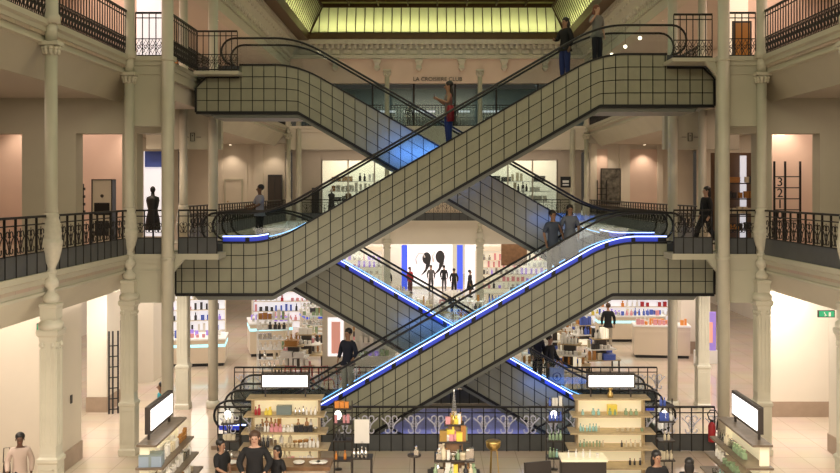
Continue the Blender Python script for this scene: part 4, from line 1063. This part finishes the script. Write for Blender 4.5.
# gondolas with colourful goods, left and right of the escalator foot
def gondola(label, loc, w, d, tiers, where, cols, rz=0, n=6, kinds=('box','book','bottle','stack','tallbox','jar')):
    t = empty('display_table', label, 'display table', loc, rz); R = Matrix.Rotation(rz,3,'Z')
    for i in range(tiers):
        z = .55+.38*i; f = 1-.22*i
        MB().cbox(0,0,z-.04,w*f,d*f,.04).build('tier','cardw' if i%2 else 'shelfwood',t)
        for yy in (-.33,.33):
            a = Vector(loc)+R@Vector((-w*f/2+.08,yy*d*f,z)); c = Vector(loc)+R@Vector((w*f/2-.08,yy*d*f,z))
            row(list(kinds),list(cols),a,c,n,where,1.7,rz=rz,skip=.05)
    for sx in (-1,1):
        for sy in (-1,1): MB().cbox(sx*(w/2-.06),sy*(d/2-.06),0,.05,.05,.52).build('leg','frame',t)
    MB().cbox(0,0,.52,w*.3,d*.3,.38*(tiers-1)).build('core','frame',t)
mix = ('cardw','cardc','silver','cardw','amber','rose','cardw')
places = [(-5.2,32.6,1.3,.8),(-5.1,35.2,1.3,.8),(-3.2,36.2,1.5,.9),(-4.0,38.4,1.6,.9),(-1.7,38.8,1.6,.9),(-2.3,43.0,1.6,1.0),(-.8,44.0,1.8,1.0),(-1.9,48.5,2.0,1.0),(.8,47.5,2.0,1.0)]
names = ['nearest the stairwell on the left','second from the stairwell on the left','behind the man on the escalator','mid hall left','mid hall centre left','further back left of centre','further back at the centre','far back left of centre','far back at the centre']
for (x,y,w,d), nm in zip(places, names):
    gondola(f'tiered display table {nm}', (x,y,0), w, d, 3, f'on the tiered table {nm}', mix, random.uniform(-.3,.3))
places = [(4.6,33.0,1.4,.9),(5.9,34.2,1.3,.8),(4.3,36.0,1.5,.9),(5.9,37.6,1.3,.8),(3.4,40.0,1.7,1.0),(5.2,41.2,1.6,1.0),(2.9,45.0,1.9,1.0),(5.4,46.4,1.9,1.0)]
names = ['nearest the stairwell on the right','by the walking man','third row right','beside the walking man further back','mid hall right','mid hall far right','far back right of centre','far back right']
for (x,y,w,d), nm in zip(places, names):
    gondola(f'tiered display table {nm}', (x,y,0), w, d, 3, f'on the tiered table {nm}', ('cardw','cardc','blue','cardw','amber','cardk','shopwarm'), random.uniform(-.3,.3))
CN['shopwarm'] = 'warm white'
def etagere(label, loc, w, h, where, cols, rz=0):
    t = empty('etagere', label, 'shelf rack', loc, rz); R = Matrix.Rotation(rz,3,'Z'); n = int(h/.36)
    for s in (-1,1):
        for r_ in (-1,1): MB().box(s*w/2-.015,s*w/2+.015,r_*.2-.015,r_*.2+.015,0,h).build('post','bwhite',t)
    for i in range(n):
        z = .3+i*.36; MB().box(-w/2,w/2,-.22,.22,z-.025,z).build('shelf','bwhite',t)
        for yy in (-.12,):
            a = Vector(loc)+R@Vector((-w/2+.04,yy,z)); c = Vector(loc)+R@Vector((w/2-.04,yy,z)); row(['box','bottle','tallbox','jar','flask'],list(cols),a,c,6,where,1.7,rz=rz,skip=.1)
for i,(x,y,w,h,lab) in enumerate(((-6.1,33.6,1.1,2.3,'near the stairwell, leftmost'),(-4.95,37.2,1.2,2.4,'behind the lit pink poster'),(-3.9,40.6,1.3,2.4,'in the middle of the left hall'),(-5.1,40.7,1.2,2.2,'beside the large pale counter'),
                   (3.6,34.6,1.1,2.0,'near the stairwell on the right'),(4.9,38.8,1.2,2.3,'left of the walking man'),(3.9,42.6,1.3,2.3,'in the middle of the right hall'),(6.3,42.8,1.2,2.3,'behind the walking man'),(1.4,42.0,1.3,1.9,'at the centre of the hall'))):
    etagere('white open rack of small goods '+lab,(x,y,0),w,h,'on the white rack '+lab,('cardw','cardc','silver','cardw','green','amber','cardk') if i<4 else ('cardw','blue','cardw','silver','amber','cardk'),random.uniform(-.4,.4))
# poster wall with pink picture behind the escalator man
t = empty('lit_poster', 'tall white lit panel with a pink picture behind the man on the escalator', 'poster', (-3.75,33.6,0))
MB().cbox(0,0,0,1.1,.16,2.45).build('frame','white',t); MB().box(-.35,.22,-.10,-.08,.75,2.15).build('lit_face','postwhite',t); MB().box(-.22,.10,-.115,-.10,.85,2.0).build('picture','poster',t)
t = empty('white_partition', 'grey white display wall right of the pink picture panel', 'partition', (-2.4,33.9,0))
MB().cbox(0,0,0,1.5,.12,2.3).build('panel','cardw',t)
for i in range(3): MB().cbox(0,-.15,.7+i*.5,1.4,.2,.03).build('shelf','cardw',t)
for i in range(3): row(['box','bottle','jar'],['purple','red','rose','green','cardw'],(-3.0,33.72,.73+i*.5),(-1.8,33.72,.73+i*.5),6,'on the grey white display wall',1.7)
for i in range(6):
    x = -5.1+i*.62; t = empty('cafe_chair', ('red wire chair nearest the column, first of the row by the stairwell','second red wire chair of the row by the stairwell','third red wire chair of the row by the stairwell','fourth red wire chair of the row by the stairwell','fifth red wire chair of the row by the stairwell','last red wire chair of the row by the stairwell')[i], 'chair', (x,30.9,0), .3*i)
    MB().cbox(0,0,.44,.4,.4,.03).build('seat','red',t)
    b = MB()
    for k in range(4): b.tube([(-.18+k*.12,.19,.46),(-.16+k*.107,.24,.82)],.012,5)
    b.tube([(-.19,.19,.46),(-.18,.25,.84),(.18,.25,.84),(.19,.19,.46)],.018,6); b.build('backrest','red',t)
    for sx in (-1,1):
        for sy in (-1,1): MB().obox((sx*.21,sy*.21,0),(sx*.17,sy*.17,.45),.025,.025).build('leg','red',t)
# far sign with black drops
t = empty('sign_wall', 'white lit wall with black drop shaped numerals at the end of the hall', 'sign', (-.45,64,0))
MB().box(-1.62,1.6,0,.12,.1,2.98).build('panel','postwhite',t)
def drop(b, cx, cz, s, flip=1):
    pts = []
    for i in range(25):
        a = 2*PI*i/24; r = .36*(1-.0)
        pts.append((cx+s*.30*math.cos(a), cz+s*.42*math.sin(a)))
    b.prism_y(pts[:-1], -.05, -.005)
    tail = [(cx+.30*s,cz),(cx+.22*s,cz-.5*s),(cx-.05*s,cz-.95*s),(cx-.45*s,cz-1.25*s),(cx-.1*s,cz-.75*s),(cx-.02*s,cz-.2*s)]
    b.prism_y(tail, -.048, -.006)
b = MB(); drop(b, -.18, 2.05, 1.0); drop(b, .75, 2.15, 1.05); b.build('numeral','cardk',t)
MB().tube([(-.85,-.03,1.65),(-.95,-.03,2.0),(-.75,-.03,2.38),(-.45,-.03,2.42),(-.3,-.03,2.1)],.06,6).tube([(.28,-.03,1.8),(.22,-.03,2.2),(.42,-.03,2.55)],.06,6).build('outline','bwhite',t)
for x0,x1,lab,m in ((-2.35,-1.95,'tall blue banner left of the big black and white sign','bluebanner'),(1.45,1.85,'tall blue banner right of the big black and white sign','bluebanner')):
    tag(MB().box(x0,x1,63.4,63.46,0,3.0).build('banner',m),lab,'banner')
tag(MB().box(2.0,2.75,63.6,63.66,0,3.0).build('glowing_partition','shopwhite'),'white lit panel right of the blue banner at the end of the hall','panel')
S('wall_far_ground_left','white',MB().box(-17,-2.3,66,66.3,0,4.2)); S('wall_far_ground_right','white',MB().box(2.8,17,66,66.3,0,4.2))
for x, lab in ((4.0,'dark framed picture on the far ground wall right of the sign'),):
    tag(MB().box(x,x+1.6,57.2,57.26,2.1,3.6).build('picture','wood'),lab,'picture')

# ---------------------------------------------------------------- first floor far shops
def mannequin(label, loc, m, h=1.75, rz=0):
    t = empty('mannequin', label, 'mannequin', loc, rz)
    MB().lathe([(.18,0),(.18,.02),(.02,.03),(.02,.4)],n=12).build('stand','silver',t)
    MB().lathe([(.22,.35),(.2,.7),(.17,.95),(.13,1.1),(.2,1.38),(.17,1.45),(.05,1.5),(.045,1.56)],n=14).build('garment',m,t); MB().sphere((0,0,1.65),.08,.095,.115).build('head','bwhite',t)
    return t
def storefront(x0, x1, nm, cols):
    t = empty('shop_window', f'wide lit shop window on the far first floor, {nm} of the crossing escalators', 'shop window', ((x0+x1)/2,53.8,Z1)); w = x1-x0
    MB().box(-w/2,w/2,.05,.07,0,3.4).build('pane','pane',t)
    b = MB()
    for i in range(4): xx = -w/2+w*i/3; b.box(xx-.04,xx+.04,0,.1,0,3.45)
    b.box(-w/2,w/2,0,.1,3.38,3.45).build('window_frame','white',t)
    for k in range(4):
        z = Z1+.4+.6*k; u = empty('wall_rack', f'{("lowest","second","third","top")[k]} lit rack of goods inside the far first floor shop, {nm} window', 'rack', ((x0+x1)/2,55.6,z))
        MB().box(-w/2+.2,w/2-.2,-.25,.25,-.04,0).build('shelf','bwhite',u)
        row(['stack','box','bottle','tallbox'],list(cols),(x0+.4,55.5,z),(x1-.4,55.5,z),14,f'on the {("lowest","second","third","top")[k]} rack in the far first floor shop, {nm} window',2.6)
storefront(-6.7,-2.1,'left',('cardw','cardc','cardk','amber','cardw')); storefront(2.7,7.0,'right',('cardw','cardc','cardw','cardk'))
for x, y, m, lab in ((-6.0,52.6,'cardk','black dressed mannequin at the left end of the far first floor shop'),(-5.2,54.4,'wood','brown dressed mannequin inside the far left shop'),(-3.4,52.8,'cardk','black dressed mannequin in the middle of the far left shop'),(-2.6,53.0,'cardk','black dressed mannequin at the right of the far left shop'),
                     (3.6,52.8,'amber','brown dressed mannequin at the left of the far right shop'),(4.4,52.4,'cardk','black dressed mannequin in the far right shop'),(5.1,54.6,'cardw','white dressed mannequin in the far right shop')):
    mannequin(lab, (x,y,Z1), m)
for x0, x1, z1, m, lab in ((-9.2,-8.45,7.6,'cardk','tall black cabinet at the left end of the far first floor gallery'),(-7.2,-6.8,6.9,'cardk','low black cabinet beside the far left shop window')):
    t = empty('cabinet', lab, 'cabinet', ((x0+x1)/2,50.4 if x0<-8 else 53.4,Z1)); w = x1-x0
    MB().box(-w/2,w/2,-.2,.1,0,z1-Z1).build('body',m,t); MB().box(-w/2+.06,-.02,-.22,-.2,.1,z1-Z1-.1).build('door','frame',t); MB().box(.02,w/2-.06,-.22,-.2,.1,z1-Z1-.1).build('door','frame',t)
t = empty('wall_painting', 'large grey brown painting on the right first floor end wall', 'painting', (9.45,50.45,6.0))
MB().box(-.55,.55,-.05,0,0,1.95).build('frame','frame',t); MB().box(-.49,.49,-.06,-.05,.06,1.89).build('canvas',mat('mottled_canvas',(.13,.12,.10),.8,noise=.7,nscale=5),t)
def door(n, x0, x1, y, z, h):
    d = S('door_%d'%n, 'white', MB().box(x0,x1,y-.05,y,z,z+h)); b = MB().box(x0-.08,x0,y-.08,y,z,z+h+.08).box(x1,x1+.08,y-.08,y,z,z+h+.08).box(x0,x1,y-.08,y,z+h,z+h+.08).build('door_frame','cream',d)
    MB().sphere(((x0+.12),y-.09,z+1.05),.04).build('door_handle','gold',d)
door(1,-11.55,-10.7,50.55,Z1,2.2)
# hanging sign on the escalator line
t = empty('hanging_sign', 'small black square sign hanging beside the rear right escalator', 'sign', (3.55,26.95,7.0))
MB().cbox(0,0,-.16,.30,.04,.32).build('plate','black',t); MB().box(-.09,.09,-.03,-.02,-.02,.05).build('marking','cardw',t); MB().box(-.09,.09,-.03,-.02,-.1,-.06).build('marking','cardw',t)
# second floor far storefront
t = empty('shop_window', 'long grey glazed shopfront on the far second floor', 'shop window', (-.2,51.6,Z2))
for i in range(7):
    x = -8+i*2.3; MB().box(x,x+2.2,0,.03,0,2.5).build('pane','pane',t)
    MB().box(x-.05,x+.05,-.05,.08,0,2.5).build('mullion','frame',t)
MB().box(-8,8,-.03,.06,2.45,2.6).build('header','cream',t)
for i,(x,w) in enumerate(((-3.2,1.6),(-1.0,1.8),(1.2,1.4),(3.4,1.8))):
    tt = empty('white_display', f'{("first","second","third","last")[i]} low lit white counter from the left behind the far second floor glass', 'counter', (x,53.2,Z2))
    MB().cbox(0,0,0,w,.6,1.0).build('body','shop_teal',tt); MB().cbox(0,0,1.0,w,.6,.12).build('lit_top','shopwhite',tt)
for x,c,lab in ((-1.6,BLK,'person in black sitting area behind the far second floor railing'),(1.0,(.03,.03,.05),'person in dark clothes behind the far second floor railing, right one')):
    person(lab,(x,52.4,Z2),.5,1.5,'tan','black',top=c,legs=BLK)
# second floor shop glimpses
for sx, nm in ((-1,'left'),(1,'right')):
    tag(MB().box(*sorted((sx*9.05,sx*9.85)),29.8,29.86,Z2+.1,13.0).build('shop_window','shopwhite' if sx<0 else 'shopwarm'),f'bright shop opening behind the {nm} second floor railing','window display')
    for i in range(5):
        good('stack',random.choice(['orange','cardw','amber','cardk']),(sx*(8.55+.31*i),29.3,Z2+.55),f'on the ledge of the {nm} second floor opening',0,1.2)
    tag(MB().box(*sorted((sx*8.35,sx*10.0)),29.15,29.45,Z2,Z2+.55).build('display_ledge','frame'),f'dark ledge in the {nm} second floor opening','ledge')
t = empty('framed_picture', 'tall gilt framed picture behind the right second floor railing', 'picture', (8.7,27.0,Z2))
MB().box(-.28,.28,-.03,.03,.1,1.5).build('frame','frame',t); MB().box(-.22,.22,-.04,-.03,.16,1.44).build('canvas','amber',t)
# right gallery shop interior
tag(MB().box(8.9,10.6,30.6,30.66,Z1,8.0).build('shop_window',mat('dim_brown_shop',(.16,.09,.05),.6)),'dim brown shop interior behind the right plain column','window display')
tag(MB().box(9.8,10.0,30.4,30.45,Z1,7.9).build('lit_strip_display','shopwhite'),'narrow bright display behind the right plain column','display')
for i in range(4): row(['stack','box'],['amber','orange','cardk','cardc'],(9.15,29.8,Z1+.41+i*.5),(10.2,29.8,Z1+.41+i*.5),6,'in the dim brown shop behind the right plain column',1.6)
t = empty('shelf_unit', 'dark shelf unit in the shop behind the right plain column', 'shelf', (9.7,29.9,Z1))
for i in range(4): MB().box(-.6,.6,-.2,.1,.36+i*.5,.40+i*.5).build('shelf','frame',t)
for s in (-1,1): MB().box(s*.6-.02,s*.6+.02,-.2,.1,0,2.1).build('side_panel','frame',t)

# ---------------------------------------------------------------- downlights
def downlight(x, y, z, e, lab, c=(1,.78,.58), cone=100):
    t = empty('downlight', lab, 'ceiling light', (x,y,z))
    MB().lathe([(.09,-.03),(.09,0)],n=14).build('rim','white',t); MB().lathe([(.065,-.034),(.065,-.031)],n=12).build('lens','spot',t)
    l = bpy.data.lights.new('downlight_lamp','SPOT'); l.energy = e*2.0; l.color = c; l.spot_size = math.radians(cone); l.spot_blend = .7; l.shadow_soft_size = .07
    o = bpy.data.objects.new('bulb', l); COL.objects.link(o); o.parent = t; o.location = (0,0,-.06)
C1 = Z1-.96; C2 = Z2-.96
downlight(-9.3,28.0,C2,70,'downlight washing the rose wall behind the screen cabinet')
downlight(-12.9,27.8,C2,55,'downlight washing the wall at the left edge of the first floor')
downlight(10.0,27.2,C2,90,'downlight washing the rose wall behind the numbered rack')
downlight(-8.0,27.2,C2,22,'small downlight in the left doorway behind the plain column')
downlight(-11.2,50.0,C2,45,'downlight above the far left door')
downlight(-8.9,50.0,C2,35,'downlight above the far black cabinet')
downlight(9.0,50.0,C2,45,'downlight beside the far painting')
downlight(11.2,50.0,C2,70,'downlight over the far right rose panel')
downlight(-9.7,30.5,13.4,60,'downlight on the left second floor')
downlight(9.7,30.5,13.4,60,'downlight on the right second floor')
downlight(-8.6,36,13.4,50,'downlight further back on the left second floor')
downlight(8.6,36,13.4,50,'downlight further back on the right second floor')
for i in range(4):
    t = empty('hanging_light', f'{("first","second","third","fourth")[i]} small white hanging light from the left on the right second floor', 'light', (6.9+i*.32,40-i*1.2,12.3+i*.15))
    MB().sphere((0,0,0),.07).build('bulb','spot',t); MB().tube([(0,0,.06),(0,0,1.0-i*.1)],.008,5).build('cord','black',t)

# ---------------------------------------------------------------- lamps of the building and added lights
def area(name, loc, sx, sy, e, c, rot=(0,0,0), spread=180):
    l = bpy.data.lights.new(name,'AREA'); l.shape = 'RECTANGLE'; l.size = sx; l.size_y = sy; l.energy = e; l.color = c; l.spread = math.radians(spread)
    o = bpy.data.objects.new(name, l); COL.objects.link(o); o.location = loc; o.rotation_euler = rot; return o
WARM=(1,.77,.58); ROSE=(1,.72,.56); SKYC=(.92,1,.72); COOL=(.95,.97,1)
area('skylight_lamp', (0,28,16.6), 11, 40, 600, (.95,.97,.66))
# strips behind the frosted cove panes, at their foot
area('cove_lamp_far', (0,50.75,15.15), 13, .12, 115, (1,.97,.62), (-PI*.85,0,0))
area('cove_lamp_left', (-7.35,30,15.35), .12, 40, 260, (1,.97,.62), (0,-PI*.80,0))
area('cove_lamp_right', (7.35,30,15.35), .12, 40, 260, (1,.97,.62), (0,PI*.80,0))
for sx in (-1,1):
    area('gallery_lamp_first', (sx*10.5,18,C1-.05), 3, 12, 330, (1,.85,.70))
    area('gallery_lamp_first_rear', (sx*10.5,38,C1-.05), 4, 18, 560, (1,.88,.76))
    area('gallery_lamp_second', (sx*10.5,18,C2-.05), 3, 12, 95, WARM)
    area('gallery_lamp_second_middle', (sx*10.5,27,C2-.05), 4, 2.2, 60, ROSE)
    area('gallery_lamp_second_rear', (sx*10.5,39,C2-.05), 3, 18, 220, WARM)
    area('gallery_lamp_top', (sx*10.5,33,13.3), 3, 30, 520, ROSE)
for sx in (-1,1): area('added_fill_first_middle', (sx*9.6,26.0,C1-.05), 2.2, 3, 240, (1,.90,.78))  # unseen fill added to brighten the rear columns and ground floor pillar
area('hall_lamp', (0,58,C1-.1), 16, 6, 650, (1,.86,.70))
area('far_hall_lamp', (0,65,3.9), 16, 4, 500, (1,.92,.85))
area('far_shop_lamp_left', (-4.4,55.2,9.2), 4.4, 1.5, 120, (1,.86,.66)); area('far_shop_lamp_right', (4.9,55.2,9.2), 4.2, 1.5, 90, (1,.86,.66))
area('far_gallery_lamp_first', (0,52,C2-.1), 15, 2.5, 90, WARM)
area('far_gallery_lamp_second', (0,53.6,12.9), 15, 2, 160, (.85,1,.97))
# broad unseen light standing in for the near gallery's lamps, washing the escalators
area('near_gallery_lamp', (0,9,14.5), 12, 2, 500, (1,.90,.60), (math.radians(62),0,0))
area('added_floor_fill', (0,13.5,4.3), 14, 5, 950, (1,.87,.72), (math.radians(25),0,0))  # unseen fill added low down, to reach the ground floor alone
area('hall_lamp_middle', (0,40,4.9), 9, 12, 800, (1,.90,.78))
# blue glow in the stairwell, then added lights that tint the rear escalators
area('stairwell_lamp', (0,26.9,-.6), 8, 1.0, 500, (.42,.45,1))
area('added_reflection_blue', (-.35,26.55,7.85), 2.3, .3, 40, (.10,.28,1), (PI/2,0,0))  # unseen blue light added; imitates LED reflections in the balustrade glass
for x,z,e in ((-.2,2.75,10),(3.6,5.9,6),(3.4,1.0,7)): area('added_led_glow', (x,26.6,z), 2.0, .2, e, (.10,.28,1), (PI/2,0,0))  # blue lights added behind the front escalators, boosting the LED strips' glow
w = bpy.data.worlds.new('world'); SC.world = w; w.use_nodes = True
w.node_tree.nodes['Background'].inputs[0].default_value = (.9,.75,.6,1); w.node_tree.nodes['Background'].inputs[1].default_value = .05
SC.view_settings.view_transform = 'Standard'; SC.view_settings.look = 'None'; SC.view_settings.gamma = 1; SC.view_settings.use_curve_mapping = False
SC.view_settings.exposure = 0.05
cy = SC.cycles
cy.use_denoising = True; cy.max_bounces = 6; cy.diffuse_bounces = 3; cy.glossy_bounces = 3; cy.transparent_max_bounces = 24; cy.transmission_bounces = 4
cy.sample_clamp_indirect = 3; cy.caustics_reflective = False; cy.caustics_refractive = False
